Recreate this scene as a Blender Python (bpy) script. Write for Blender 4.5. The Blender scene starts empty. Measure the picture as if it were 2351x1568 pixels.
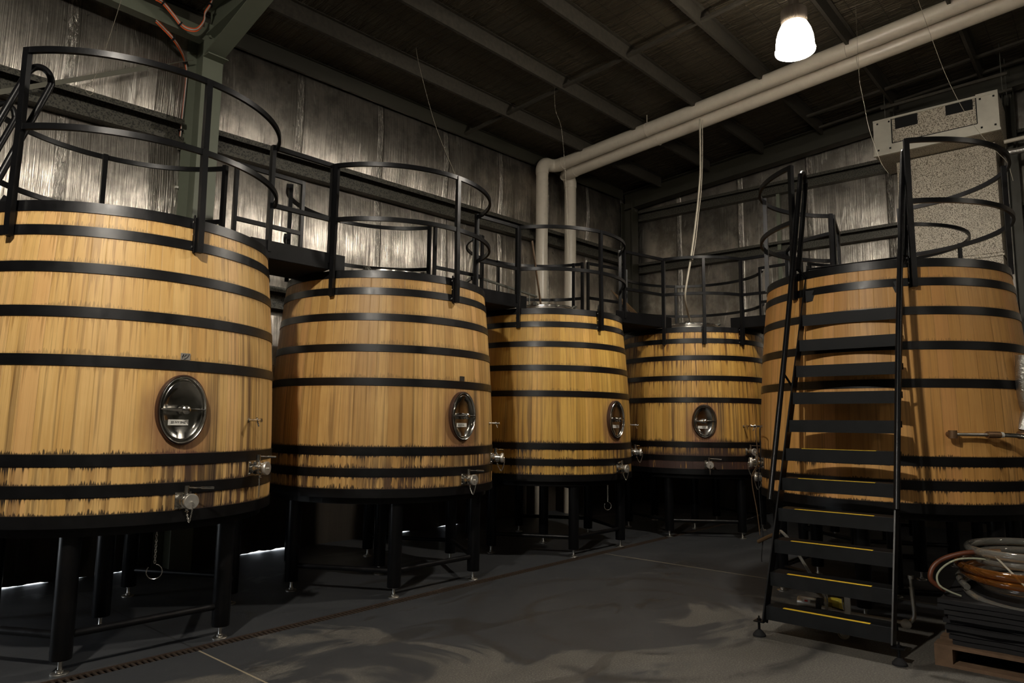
import bpy, math, random
from mathutils import Vector, Matrix
from math import sin, cos, pi, radians as rad
random.seed(7)
SC = bpy.context.scene
COL = SC.collection

# ------------------------------------------------------------------ helpers
class MB:
    def __init__(s): s.v = []; s.f = []; s.M = Matrix.Identity(4); s.uv = None
    def add(s, vs, fs):
        n = len(s.v)
        s.v += [tuple(s.M @ Vector(p)) for p in vs]
        s.f += [tuple(i + n for i in q) for q in fs]
        return s
    def box(s, x0, x1, y0, y1, z0, z1):
        return s.add([(x0,y0,z0),(x1,y0,z0),(x1,y1,z0),(x0,y1,z0),(x0,y0,z1),(x1,y0,z1),(x1,y1,z1),(x0,y1,z1)],
                     [(0,3,2,1),(4,5,6,7),(0,1,5,4),(1,2,6,5),(2,3,7,6),(3,0,4,7)])
    def bar(s, p0, p1, w, h, up=(0,0,1)):
        return s.sweep([p0, p1], [(-w/2,-h/2),(w/2,-h/2),(w/2,h/2),(-w/2,h/2)], up)
    def sweep(s, pts, prof, up=(0,0,1), closed=False):
        pts = [Vector(p) for p in pts]; up = Vector(up); n = len(pts); m = len(prof); vs = []
        for i, p in enumerate(pts):
            if closed: a = pts[i-1]; b = pts[(i+1) % n]
            else: a = pts[max(i-1,0)]; b = pts[min(i+1,n-1)]
            t = (b-a).normalized()
            x = t.cross(up)
            if x.length < 1e-4: x = t.cross(Vector((1,0,0)))
            x.normalize(); y = x.cross(t).normalized()
            k = 1.0
            if 0 < i < n-1 or closed:
                d1 = (p-a).normalized(); d2 = (b-p).normalized()
                k = 1.0/max(0.5, math.sqrt(max(0.0, (1+d1.dot(d2))/2)))
            for (u, v) in prof: vs.append(p + x*u*k + y*v)
        fs = []
        rng = n if closed else n-1
        for i in range(rng):
            for j in range(m):
                a = i*m+j; b = i*m+(j+1) % m; c = ((i+1) % n)*m+(j+1) % m; d = ((i+1) % n)*m+j
                fs.append((a,b,c,d))
        if not closed:
            fs.append(tuple(reversed(range(m)))); fs.append(tuple((n-1)*m+j for j in range(m)))
        return s.add(vs, fs)
    def tube(s, pts, r, n=10, closed=False):
        # parallel transported circular section
        pts = [Vector(p) for p in pts]; N = len(pts); vs = []
        ts = []
        for i in range(N):
            if closed: a = pts[i-1]; b = pts[(i+1) % N]
            else: a = pts[max(i-1,0)]; b = pts[min(i+1,N-1)]
            ts.append((b-a).normalized())
        x = ts[0].cross(Vector((0,0,1)))
        if x.length < 1e-3: x = ts[0].cross(Vector((1,0,0)))
        x.normalize()
        rr = r if isinstance(r, (list, tuple)) else [r]*N
        for i, p in enumerate(pts):
            if i:
                x = x - ts[i]*x.dot(ts[i])
                x.normalize()
            y = ts[i].cross(x)
            for j in range(n):
                a = 2*pi*j/n
                vs.append(p + (x*cos(a) + y*sin(a))*rr[i])
        fs = []
        for i in range(N if closed else N-1):
            for j in range(n):
                fs.append((i*n+j, i*n+(j+1) % n, ((i+1) % N)*n+(j+1) % n, ((i+1) % N)*n+j))
        if not closed:
            fs.append(tuple(reversed(range(n)))); fs.append(tuple((N-1)*n+j for j in range(n)))
        return s.add(vs, fs)
    def lathe(s, prof, n=32, axis='z', c=(0,0,0), closed=False):
        # prof: (radius, height) list, solid if ends at r=0
        vs = []; fs = []; m = len(prof); c = Vector(c)
        for i in range(n):
            a = 2*pi*i/n
            for (r, h) in prof:
                p = (r*cos(a), r*sin(a), h)
                if axis == 'x': p = (p[2], p[0], p[1])
                if axis == 'y': p = (p[0], p[2], p[1])
                vs.append(c + Vector(p))
        for i in range(n):
            k = (i+1) % n
            for j in range(m if closed else m-1):
                q = (j+1) % m
                fs.append((i*m+j, k*m+j, k*m+q, i*m+q))
        return s.add(vs, fs)
    def build(s, name, mat, parent=None, smooth=True, loc=None):
        me = bpy.data.meshes.new(name)
        me.from_pydata(s.v, [], s.f)
        me.materials.append(mat)
        import bmesh
        bm = bmesh.new(); bm.from_mesh(me)
        bmesh.ops.remove_doubles(bm, verts=bm.verts, dist=1e-5)
        bmesh.ops.recalc_face_normals(bm, faces=bm.faces)
        bm.to_mesh(me); bm.free()
        if smooth: shade(me)
        o = bpy.data.objects.new(name, me); COL.objects.link(o)
        if parent: o.parent = parent
        if loc: o.location = loc
        return o

def shade(me, ang=38):
    me.polygons.foreach_set('use_smooth', [True]*len(me.polygons))
    try: me.set_sharp_from_angle(angle=rad(ang))
    except Exception: pass

def tag(o, label=None, cat=None, group=None, kind=None):
    if label: o['label'] = label
    if cat: o['category'] = cat
    if group: o['group'] = group
    if kind: o['kind'] = kind
    return o
def thing(name, label, cat, loc=(0,0,0), rz=0, group=None):
    o = bpy.data.objects.new(name, None); COL.objects.link(o)
    o.location = loc; o.rotation_euler = (0,0,rz); o.empty_display_size = .2
    return tag(o, label, cat, group)
def smoothpts(pts, n=8):
    pts = [Vector(p) for p in pts]; out = []
    for i in range(len(pts)-1):
        p0 = pts[max(i-1,0)]; p1 = pts[i]; p2 = pts[i+1]; p3 = pts[min(i+2,len(pts)-1)]
        for k in range(n):
            t = k/n
            out.append(.5*((2*p1)+(-p0+p2)*t+(2*p0-5*p1+4*p2-p3)*t*t+(-p0+3*p1-3*p2+p3)*t**3))
    out.append(pts[-1]); return out

CAM = Vector((-2.888,-7.561,1.5))
cr = Vector((0.65299783,-0.75727124,0.01157981)); cu_ = Vector((-0.0966923,-0.06819405,0.99297541)); cw = Vector((0.75116205,0.64953047,0.11775286)); FP = 1595.57

# ------------------------------------------------------------------ materials
class NT:
    def __init__(s, name):
        s.m = bpy.data.materials.new(name); s.m.use_nodes = True
        s.t = s.m.node_tree; s.b = s.t.nodes['Principled BSDF']
    def n(s, typ, **k):
        x = s.t.nodes.new(typ)
        for a, b in k.items(): setattr(x, a, b)
        return x
    def link(s, a, b): s.t.links.new(a, b)
    def put(s, sock, v):
        if isinstance(v, (int, float)): sock.default_value = v
        elif isinstance(v, (tuple, list)): sock.default_value = tuple(v) if len(v) == len(sock.default_value) else tuple(v)+(1,)
        else: s.link(v, sock)
    def math(s, op, a, b=0.0, c=0.0, clamp=False):
        x = s.n('ShaderNodeMath', operation=op, use_clamp=clamp)
        s.put(x.inputs[0], a); s.put(x.inputs[1], b)
        if len(x.inputs) > 2: s.put(x.inputs[2], c)
        return x.outputs[0]
    def mix(s, f, a, b, typ='MIX'):
        x = s.n('ShaderNodeMix', data_type='RGBA', blend_type=typ)
        s.put(x.inputs[0], f); s.put(x.inputs[6], a); s.put(x.inputs[7], b)
        return x.outputs[2]
    def smooth(s, v, a, b, lo=0.0, hi=1.0):
        x = s.n('ShaderNodeMapRange', interpolation_type='SMOOTHSTEP')
        s.put(x.inputs[0], v); s.put(x.inputs[1], a); s.put(x.inputs[2], b); s.put(x.inputs[3], lo); s.put(x.inputs[4], hi)
        return x.outputs[0]
    def noise(s, vec, scale=5.0, detail=3.0, rough=.55, dist=0.0):
        x = s.n('ShaderNodeTexNoise'); s.put(x.inputs['Vector'], vec)
        x.inputs['Scale'].default_value = scale; x.inputs['Detail'].default_value = detail
        x.inputs['Roughness'].default_value = rough; x.inputs['Distortion'].default_value = dist
        return x.outputs['Fac']
    def comb(s, x, y, z=0.0):
        c = s.n('ShaderNodeCombineXYZ'); s.put(c.inputs[0], x); s.put(c.inputs[1], y); s.put(c.inputs[2], z)
        return c.outputs[0]
    def sep(s, v):
        c = s.n('ShaderNodeSeparateXYZ'); s.link(v, c.inputs[0]); return c.outputs
    def obj(s): return s.n('ShaderNodeTexCoord').outputs['Object']
    def bump(s, h, strength=.3, dist=.01, prev=None):
        b = s.n('ShaderNodeBump'); b.inputs['Strength'].default_value = strength; b.inputs['Distance'].default_value = dist
        s.put(b.inputs['Height'], h)
        if prev is not None: s.link(prev, b.inputs['Normal'])
        return b.outputs[0]
    def out(s, color=None, rough=None, metal=None, normal=None, spec=None):
        for k, v in (('Base Color', color), ('Roughness', rough), ('Metallic', metal), ('Specular IOR Level', spec)):
            if v is not None: s.put(s.b.inputs[k], v)
        if normal is not None: s.link(normal, s.b.inputs['Normal'])
        return s.m

def basic(name, col, rough=.5, metal=0.0, noise=0.0, nscale=20, spec=.5, bump=0.0):
    m = NT(name)
    c = col
    nrm = None; r = rough
    if noise or bump:
        f = m.noise(m.obj(), nscale, 4)
        dark = tuple(x*(1-noise) for x in col); light = tuple(min(1, x*(1+noise)) for x in col)
        c = m.mix(f, dark, light)
        r = m.math('MULTIPLY_ADD', f, .25, rough-.12)
        if bump: nrm = m.bump(f, bump, .003)
    return m.out(c, r, metal, nrm, spec)

M = {}
M['black'] = basic('black_painted_steel', (.0045,.0045,.005), .33, 0, .3, 9, .2)
M['hoop'] = basic('black_hoop_steel', (.0035,.0035,.004), .36, 0, .35, 14, .36)
M['tread'] = basic('dark_tread_steel', (.010,.011,.012), .5, 0, .4, 12, .2)
M['steel'] = basic('stainless_steel', (.62,.60,.56), .2, 1.0, .12, 30)
M['satin'] = basic('satin_stainless', (.66,.63,.57), .42, .85, .15, 30)
M['steel_dull'] = basic('brushed_stainless', (.5,.48,.44), .34, 1.0, .2, 25)
M['galv'] = basic('galvanised_steel', (.10,.10,.085), .55, .35, .5, 34)
M['green'] = basic('grey_green_painted_steel', (.15,.165,.12), .5, 0, .1, 8)
M['purlin'] = basic('dusty_purlin_steel', (.055,.049,.038), .65, 0, .75, 18, .3)
M['beam'] = basic('dark_olive_beam_steel', (.032,.030,.019), .6, 0, .3, 6)
M['pvc'] = basic('cream_plastic_pipe', (.62,.56,.46), .32, 0, .1, 14, .5)
M['yellow'] = basic('yellow_grip_tape', (.75,.50,.02), .75, 0, .12, 60)
M['rubber'] = basic('black_rubber', (.012,.012,.013), .8, 0, .3, 20, .3)
M['orange'] = basic('orange_cable_sheath', (.8,.12,.02), .5)
M['white'] = basic('white_cable_sheath', (.55,.5,.46), .5)
M['label'] = basic('paper_label', (.66,.64,.58), .6, 0, .08, 40)
M['ink'] = basic('black_ink', (.01,.01,.01), .6)
M['plate'] = basic('grey_badge_plate', (.3,.28,.25), .4, .3, .1, 40)
M['wire'] = basic('pale_wire', (.3,.27,.21), .5, .3)
M['hosegrey'] = basic('pale_grey_hose', (.42,.38,.30), .5)
M['bronze'] = basic('aged_bronze_fitting', (.22,.13,.07), .45, .6, .4, 40)
M['copperhose'] = basic('reddish_brown_hose', (.11,.032,.014), .4, 0, .4, 20)
M['yellowplastic'] = basic('dirty_yellow_plastic', (.42,.33,.03), .5, 0, .4, 22)
M['palletwood'] = basic('weathered_pallet_wood', (.13,.08,.048), .85, 0, .6, 12, .3, .3)
M['stick'] = basic('dark_wooden_stick', (.09,.05,.02), .6)
M['rope'] = basic('pale_green_rope', (.35,.36,.26), .8, 0, .3, 60)
M['foilpipe'] = None

def emis(name, col, s):
    m = NT(name); m.out(col, .4); m.b.inputs['Emission Color'].default_value = col+(1,); m.b.inputs['Emission Strength'].default_value = s
    return m.m
M['globe'] = emis('glowing_lamp_reflector', (1,.9,.76), 50)

def hose_mat(name, col, rough=.12):
    m = NT(name); m.out(col, rough); m.b.inputs['Transmission Weight'].default_value = .82
    m.b.inputs['Coat Weight'].default_value = .8
    return m.m
M['clearhose'] = hose_mat('clear_plastic_hose', (.62,.60,.54), .06)
M['amberhose'] = hose_mat('amber_plastic_hose', (.50,.19,.035), .06)

def foil(name, axis, seam0, seam_sp, dark=1.0, rough=.36, k=1.0):
    """silver foil insulation: fine vertical ridges, taped seams, wrinkles"""
    m = NT(name); o = m.obj(); x, y, z = m.sep(o)
    h = x if axis == 'x' else y
    fine = m.noise(m.comb(m.math('MULTIPLY', h, 80.0), m.math('MULTIPLY', z, .7)), 1.0, 3, .6)
    mid = m.noise(m.comb(m.math('MULTIPLY', h, 17.0), m.math('MULTIPLY', z, .45), 3.3), 1.0, 3, .6, .3)
    big = m.noise(m.comb(m.math('MULTIPLY', h, 1.6), m.math('MULTIPLY', z, 1.1), 7.0), 1.0, 3, .5)
    # seams
    u = m.math('DIVIDE', m.math('SUBTRACT', h, seam0), seam_sp)
    fr = m.math('ABSOLUTE', m.math('SUBTRACT', m.math('FRACT', u), .5))
    seam = m.smooth(fr, .452, .475)                 # 1 close to the seam
    crink = m.noise(m.comb(m.math('MULTIPLY', h, 48.0), m.math('MULTIPLY', z, 9.0), 1.0), 1.0, 4, .7, .4)
    crinkw = m.math('MULTIPLY', seam, crink)
    edge = m.smooth(m.math('ABSOLUTE', m.math('SUBTRACT', fr, .452)), .003, .0)
    ht = m.math('ADD', m.math('MULTIPLY', fine, .5), m.math('MULTIPLY', mid, .55))
    b1 = m.bump(ht, k, .014)
    b2 = m.bump(crinkw, 1.0, .022, b1)
    dirt = m.smooth(m.noise(m.comb(m.math('MULTIPLY', h, 2.3), m.math('MULTIPLY', z, 1.6), 2.0), 1.0, 5, .65), .38, .64)
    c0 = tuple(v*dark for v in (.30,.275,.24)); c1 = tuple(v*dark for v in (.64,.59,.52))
    c = m.mix(dirt, c0, c1)
    c = m.mix(m.math('MULTIPLY', m.math('MULTIPLY', seam, m.smooth(crink, .50, .60)), .8), c, (.93,.88,.80))
    crs = m.smooth(m.noise(m.comb(m.math('ADD', m.math('MULTIPLY', h, 6.0), m.math('MULTIPLY', z, .5)), m.math('MULTIPLY', z, .9), 21.0), 1.0, 3, .6, 1.2), .60, .64)
    c = m.mix(m.math('MULTIPLY', crs, m.math('MULTIPLY', m.smooth(mid, .5, .6), .55)), c, (.9,.86,.78))
    c = m.mix(m.math('MULTIPLY', edge, .8), c, (.05,.045,.04))
    spot = m.smooth(m.noise(m.comb(m.math('MULTIPLY', h, 9.0), m.math('MULTIPLY', z, 9.0), 5.0), 1.0, 2, .5), .73, .76)
    c = m.mix(m.math('MULTIPLY', spot, .5), c, (.05,.045,.04))
    r = m.math('MULTIPLY_ADD', dirt, -.04, rough+.03)
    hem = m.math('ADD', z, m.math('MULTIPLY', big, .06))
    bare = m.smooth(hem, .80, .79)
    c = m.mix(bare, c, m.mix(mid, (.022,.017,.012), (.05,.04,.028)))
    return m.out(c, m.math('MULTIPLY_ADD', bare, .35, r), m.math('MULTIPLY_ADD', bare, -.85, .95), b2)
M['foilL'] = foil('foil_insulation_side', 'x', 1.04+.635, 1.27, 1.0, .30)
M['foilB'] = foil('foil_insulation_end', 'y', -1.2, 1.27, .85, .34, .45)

def pipefoil():
    m = NT('crumpled_foil_wrap'); f = m.noise(m.obj(), 28, 4, .7)
    return m.out((.5,.49,.46), .3, .9, m.bump(f, .9, .01))
M['foilpipe'] = pipefoil()

def ceilmat():
    m = NT('mesh_backed_foil_ceiling'); x, y, z = m.sep(m.obj())
    def lines(v, sp, w):
        fr = m.math('ABSOLUTE', m.math('SUBTRACT', m.math('FRACT', m.math('DIVIDE', v, sp)), .5))
        return m.smooth(fr, .5-w, .5)
    lx = lines(x, .15, .055); ly = lines(y, .30, .03)
    wire = m.math('MAXIMUM', lx, ly)
    sag = m.noise(m.comb(m.math('MULTIPLY', x, 11.0), m.math('MULTIPLY', y, 2.2)), 1.0, 4, .62, .5)
    b = m.bump(sag, 1.0, .09)
    b = m.bump(wire, .5, .006, b)
    blot = m.noise(m.comb(m.math('MULTIPLY', x, 1.2), m.math('MULTIPLY', y, 1.2)), 1.0, 4, .6)
    c = m.mix(blot, (.05,.042,.028), (.17,.145,.10))
    c = m.mix(m.math('MULTIPLY', wire, .75), c, (.015,.013,.01))
    return m.out(c, .36, .5, b)
M['ceiling'] = ceilmat()

def floormat():
    m = NT('stained_concrete_floor'); o = m.obj(); x, y, z = m.sep(o)
    n1 = m.noise(m.comb(m.math('MULTIPLY', x, .55), m.math('MULTIPLY', y, .8), 4.0), 1.0, 6, .62, 1.2)
    n2 = m.noise(m.comb(m.math('MULTIPLY', x, 1.6), m.math('MULTIPLY', y, 2.2), 9.0), 1.0, 6, .68, 1.0)
    sp = m.noise(o, 85, 4, .8)
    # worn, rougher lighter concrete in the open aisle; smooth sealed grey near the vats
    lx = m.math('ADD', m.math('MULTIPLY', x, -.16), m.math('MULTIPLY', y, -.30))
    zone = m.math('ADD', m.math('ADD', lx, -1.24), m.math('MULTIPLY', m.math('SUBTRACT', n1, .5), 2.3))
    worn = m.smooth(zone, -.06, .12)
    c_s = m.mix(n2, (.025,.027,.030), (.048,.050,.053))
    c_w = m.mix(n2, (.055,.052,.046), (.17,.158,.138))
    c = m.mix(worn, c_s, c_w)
    c = m.mix(m.smooth(sp, .40, .60, .0, 1.0), m.mix(m.math('MULTIPLY_ADD', worn, .35, .15), c, (.01,.009,.008)), c)
    c = m.mix(m.math('MULTIPLY', m.smooth(sp, .60, .70), m.math('MULTIPLY', worn, .5)), c, (.4,.37,.31))
    # curling tyre and drag marks
    ring = m.n('ShaderNodeVectorMath', operation='LENGTH')
    m.link(m.comb(m.math('SUBTRACT', x, 2.1), m.math('ADD', y, 4.6), 0.0), ring.inputs[0])
    rr = m.math('ADD', ring.outputs['Value'], m.math('MULTIPLY', n1, .5))
    rg = m.smooth(m.math('ABSOLUTE', m.math('SUBTRACT', rr, 1.15)), .07, .0)
    rg2 = m.smooth(m.math('ABSOLUTE', m.math('SUBTRACT', rr, 1.62)), .10, .0)
    c = m.mix(m.math('MULTIPLY', m.math('MAXIMUM', rg, rg2), m.smooth(n2, .35, .6)), c, (.028,.026,.024))
    pd = m.smooth(m.noise(m.comb(m.math('MULTIPLY', x, .9), m.math('MULTIPLY', y, 1.9), 2.0), 1.0, 4, .6, .8), .60, .64)
    c = m.mix(m.math('MULTIPLY', pd, .5), c, (.034,.031,.028))
    lt = m.smooth(m.noise(m.comb(m.math('MULTIPLY', x, 1.7), m.math('MULTIPLY', y, 1.2), 14.0), 1.0, 5, .7, .5), .69, .72)
    c = m.mix(m.math('MULTIPLY', lt, .4), c, (.17,.16,.14))
    # saw-cut joints across the aisle
    j1 = m.smooth(m.math('ABSOLUTE', m.math('ADD', x, .61)), .009, .004)
    j2 = m.smooth(m.math('ABSOLUTE', m.math('SUBTRACT', x, 4.2)), .010, .005)
    aisle = m.math('LESS_THAN', y, -2.91)
    j = m.math('MAXIMUM', j1, j2)
    c = m.mix(m.math('MULTIPLY', j, .8), c, m.mix(aisle, (.012,.012,.012), (.30,.25,.17)))
    r = m.math('ADD', m.math('MULTIPLY', worn, .2), m.math('MULTIPLY_ADD', n2, .25, .42))
    r = m.math('SUBTRACT', r, m.math('MULTIPLY', pd, .12))
    b = m.bump(sp, .25, .003)
    b = m.bump(n2, .15, .006, b)
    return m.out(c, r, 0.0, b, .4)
M['floor'] = floormat()

def speckle():
    m = NT('speckled_duct_board'); o = m.obj()
    f = m.smooth(m.noise(o, 78, 2, .6), .50, .57)
    g = m.noise(o, 3, 3)
    c = m.mix(f, (.60,.54,.43), (.14,.11,.075))
    c = m.mix(m.smooth(g, .45, .7, 0, .35), c, (.3,.26,.2))
    return m.out(c, .55, 0, m.bump(f, .2, .002))
M['speckle'] = speckle()
def speckgirt():
    m = NT('speckled_galvanised_girt'); o = m.obj()
    f = m.smooth(m.noise(o, 60, 3, .6), .48, .6)
    c = m.mix(f, (.085,.08,.062), (.02,.019,.015))
    return m.out(c, .55, .25)
M['girt'] = speckgirt()

RB, RA, RQ = 1.1174, .0148, -.1257
ZB, ZT = .8576, 2.8619
HOOPS = [(2.7918,2.8619),(2.636,2.7006),(2.3992,2.464),(2.1185,2.1844),(1.8189,1.8866),(1.2168,1.287),(1.0349,1.1049),(.8576,.9311)]
def vr(z):
    t = (z-ZB)/(ZT-ZB); return RB+RA*t+RQ*t*t

def woodmat(name, ca, cb, stain, um, seed, streak=.5, upper=.5, sat=(.30,.15,.045), gapk=.5):
    m = NT(name)
    uv = m.n('ShaderNodeUVMap'); uv.uv_map = 'uv'; u, v, _ = m.sep(uv.outputs[0])
    uv2 = m.n('ShaderNodeUVMap'); uv2.uv_map = 'hoopdist'; below, above, _ = m.sep(uv2.outputs[0])
    us = m.math('ADD', u, seed*.137)
    W = m.math('MULTIPLY', u, 66.0)
    vo = m.n('ShaderNodeTexVoronoi', voronoi_dimensions='1D'); vo.inputs['Randomness'].default_value = .55; vo.inputs['Scale'].default_value = 1
    m.link(m.math('ADD', W, seed*7.0), vo.inputs['W'])
    ve = m.n('ShaderNodeTexVoronoi', voronoi_dimensions='1D', feature='DISTANCE_TO_EDGE'); ve.inputs['Randomness'].default_value = .55; ve.inputs['Scale'].default_value = 1
    m.link(m.math('ADD', W, seed*7.0), ve.inputs['W'])
    rnd = m.sep(vo.outputs['Color'])
    gapn = m.noise(m.comb(m.math('MULTIPLY', us, 66.0), m.math('MULTIPLY', v, 1.3)), 1.0, 2)
    gap = m.math('MULTIPLY', m.smooth(ve.outputs['Distance'], .045, .0), m.smooth(gapn, .35, .65, .25, 1.0))
    grain = m.noise(m.comb(m.math('MULTIPLY', us, 900.0), m.math('MULTIPLY', v, 3.0)), 1.0, 4, .65)
    gr2 = m.noise(m.comb(m.math('MULTIPLY', us, 260.0), m.math('MULTIPLY', v, 1.2), 3.0), 1.0, 3, .6, .3)
    c = m.mix(rnd[0], ca, cb)
    c = m.mix(m.smooth(grain, .42, .66, 0, .22), c, (cb[0]*.68,cb[1]*.58,cb[2]*.42))
    c = m.mix(m.smooth(gr2, .46, .68, 0, .42), c, (cb[0]*.72, cb[1]*.60, cb[2]*.42))
    cloud = m.noise(m.comb(m.math('MULTIPLY', us, 9.0), m.math('MULTIPLY', v, 1.6), 8.0), 1.0, 4, .6)
    c = m.mix(m.smooth(cloud, .38, .64, 0, .3), c, (cb[0]*.8, cb[1]*.72, cb[2]*.62))
    c = m.mix(m.smooth(rnd[1], .6, 1.0, 0, .45), c, (cb[0]*.78, cb[1]*.66, cb[2]*.5))
    c = m.mix(m.smooth(rnd[2], .7, 1.0, 0, .30), c, (ca[0], ca[1]*.86, ca[2]*1.05))
    # drips running down from every hoop
    zf = m.smooth(v, 2.7, 1.25)                      # staining grows toward the foot
    side = m.smooth(m.noise(m.comb(m.math('MULTIPLY', us, 9.0), .0, seed), 1.0, 3), .40, .60)
    nA = m.noise(m.comb(m.math('MULTIPLY', us, 190.0), m.math('MULTIPLY', v, .5), seed), 1.0, 3, .65)
    nB = m.noise(m.comb(m.math('MULTIPLY', us, 620.0), m.math('MULTIPLY', v, .8), seed+2), 1.0, 3, .65)
    hs = m.noise(m.comb(m.math('MULTIPLY', us, 26.0), m.math('ADD', v, m.math('MULTIPLY', below, 1.0)), seed+4), 1.0, 2)
    L = m.math('MULTIPLY', m.math('POWER', m.smooth(nA, .50, .62), 1.3), .42)
    L = m.math('MULTIPLY', L, m.math('MULTIPLY_ADD', m.smooth(hs, .38, .62), 1.0, .12))
    L = m.math('ADD', L, m.math('MULTIPLY', m.smooth(nB, .45, .65), .035))
    drip = m.smooth(m.math('DIVIDE', below, m.math('ADD', L, .004)), 1.0, .15)
    c = m.mix(m.math('MULTIPLY', drip, upper), c, sat)
    # narrow dark runs over the whole height
    run = m.smooth(m.noise(m.comb(m.math('MULTIPLY', us, 260.0), m.math('MULTIPLY', v, .30), seed+5), 1.0, 4, .7), .52, .61)
    run = m.math('MULTIPLY', run, m.math('MULTIPLY_ADD', zf, .7, .2))
    run = m.math('MULTIPLY', run, m.math('MULTIPLY_ADD', side, .7, .3))
    c = m.mix(m.math('MULTIPLY', run, streak), c, (.075,.038,.014))
    big = m.smooth(m.noise(m.comb(m.math('MULTIPLY', us, 75.0), m.math('MULTIPLY', v, .25), seed+11), 1.0, 3, .6, .2), .60, .66)
    big = m.math('MULTIPLY', big, m.smooth(v, 2.2, 1.6, .1, .8))
    c = m.mix(m.math('MULTIPLY', big, streak), c, (.10,.045,.016))
    # black wine mould at the lower hoops
    lowm = m.smooth(v, 1.36, 1.20)
    nC = m.math('ADD', m.math('MULTIPLY', nA, .5), m.math('MULTIPLY', nB, .5))
    Lb = m.math('MULTIPLY', m.math('POWER', m.smooth(nC, .44, .62), 1.6), .15*stain)
    Lb = m.math('MULTIPLY', Lb, m.math('MULTIPLY_ADD', side, .8, .2))
    Lb = m.math('MULTIPLY', Lb, m.math('MULTIPLY_ADD', m.smooth(hs, .40, .60), 1.0, .15))
    db = m.smooth(m.math('DIVIDE', below, m.math('ADD', Lb, .004)), 1.1, .35)
    dB = m.math('MULTIPLY', db, lowm)
    ab = m.smooth(m.math('SUBTRACT', above, m.math('MULTIPLY', m.math('MULTIPLY', m.smooth(nB, .40, .66), m.smooth(hs, .38, .62, .15, 1.0)), .042*stain)), .008, -.002)
    abz = m.math('MULTIPLY', ab, m.smooth(v, 1.9, 1.4, .35, .95))
    dk = m.math('MAXIMUM', dB, abz)
    c = m.mix(m.math('MULTIPLY', dk, .93), c, (.010,.008,.007))
    purp = m.smooth(m.noise(m.comb(m.math('MULTIPLY', us, 110.0), m.math('MULTIPLY', v, 1.0), seed+8), 1.0, 4, .7), .50-.07*stain, .64-.09*stain)
    purp = m.math('MULTIPLY', m.math('MULTIPLY', purp, m.math('MAXIMUM', side, min(1, max(0, stain-1.2)))), m.smooth(v, 1.30, 1.0, .3, 1.0))
    c = m.mix(m.math('MULTIPLY', m.math('MULTIPLY', purp, lowm), min(1, .75*stain)), c, (.045,.024,.020))
    if um is not None:                              # wine colour round the manway
        du = m.math('MULTIPLY', m.math('SUBTRACT', u, um), 6.95)
        e = m.n('ShaderNodeVectorMath', operation='LENGTH')
        m.link(m.comb(m.math('DIVIDE', du, .26), m.math('DIVIDE', m.math('SUBTRACT', v, 1.50), .36)), e.inputs[0])
        wn = m.noise(m.comb(m.math('MULTIPLY', us, 70.0), m.math('MULTIPLY', v, 3.0)), 1.0, 4)
        f = m.smooth(m.math('ADD', e.outputs['Value'], m.math('MULTIPLY', wn, .5)), 1.45, .75)
        c = m.mix(m.math('MULTIPLY', f, .72), c, (.20,.085,.055))
        # long dark weep beside the manway
        f2 = m.smooth(m.math('ABSOLUTE', m.math('SUBTRACT', du, .225)), .075, .0)
        f2 = m.math('MULTIPLY', f2, m.smooth(nB, .4, .6, .35, 1.0)); f2 = m.math('MULTIPLY', f2, m.smooth(v, 1.9, 1.8))
        c = m.mix(m.math('MULTIPLY', f2, .8), c, (.045,.026,.018))
        zs_ = m.smooth(m.math('ABSOLUTE', m.math('SUBTRACT', du, .18)), .50, .12)
        zs_ = m.math('MULTIPLY', m.math('MULTIPLY', zs_, lowm), m.smooth(nA, .40, .56))
        c = m.mix(m.math('MULTIPLY', zs_, .85), c, (.032,.018,.015))
        zr = m.smooth(m.math('ABSOLUTE', m.math('SUBTRACT', du, .52)), .26, .05)
        zr = m.math('MULTIPLY', m.math('MULTIPLY', zr, m.smooth(nA, .46, .58)), m.smooth(v, 2.35, 1.9))
        c = m.mix(m.math('MULTIPLY', zr, .6), c, (.11,.05,.025))
    c = m.mix(m.math('MULTIPLY', gap, gapk), c, (.05,.028,.012))
    hgt = m.math('SUBTRACT', m.math('MULTIPLY', grain, .25), gap)
    return m.out(c, m.math('MULTIPLY_ADD', grain, .2, .38), 0, m.bump(hgt, .4, .004), .45)

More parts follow.
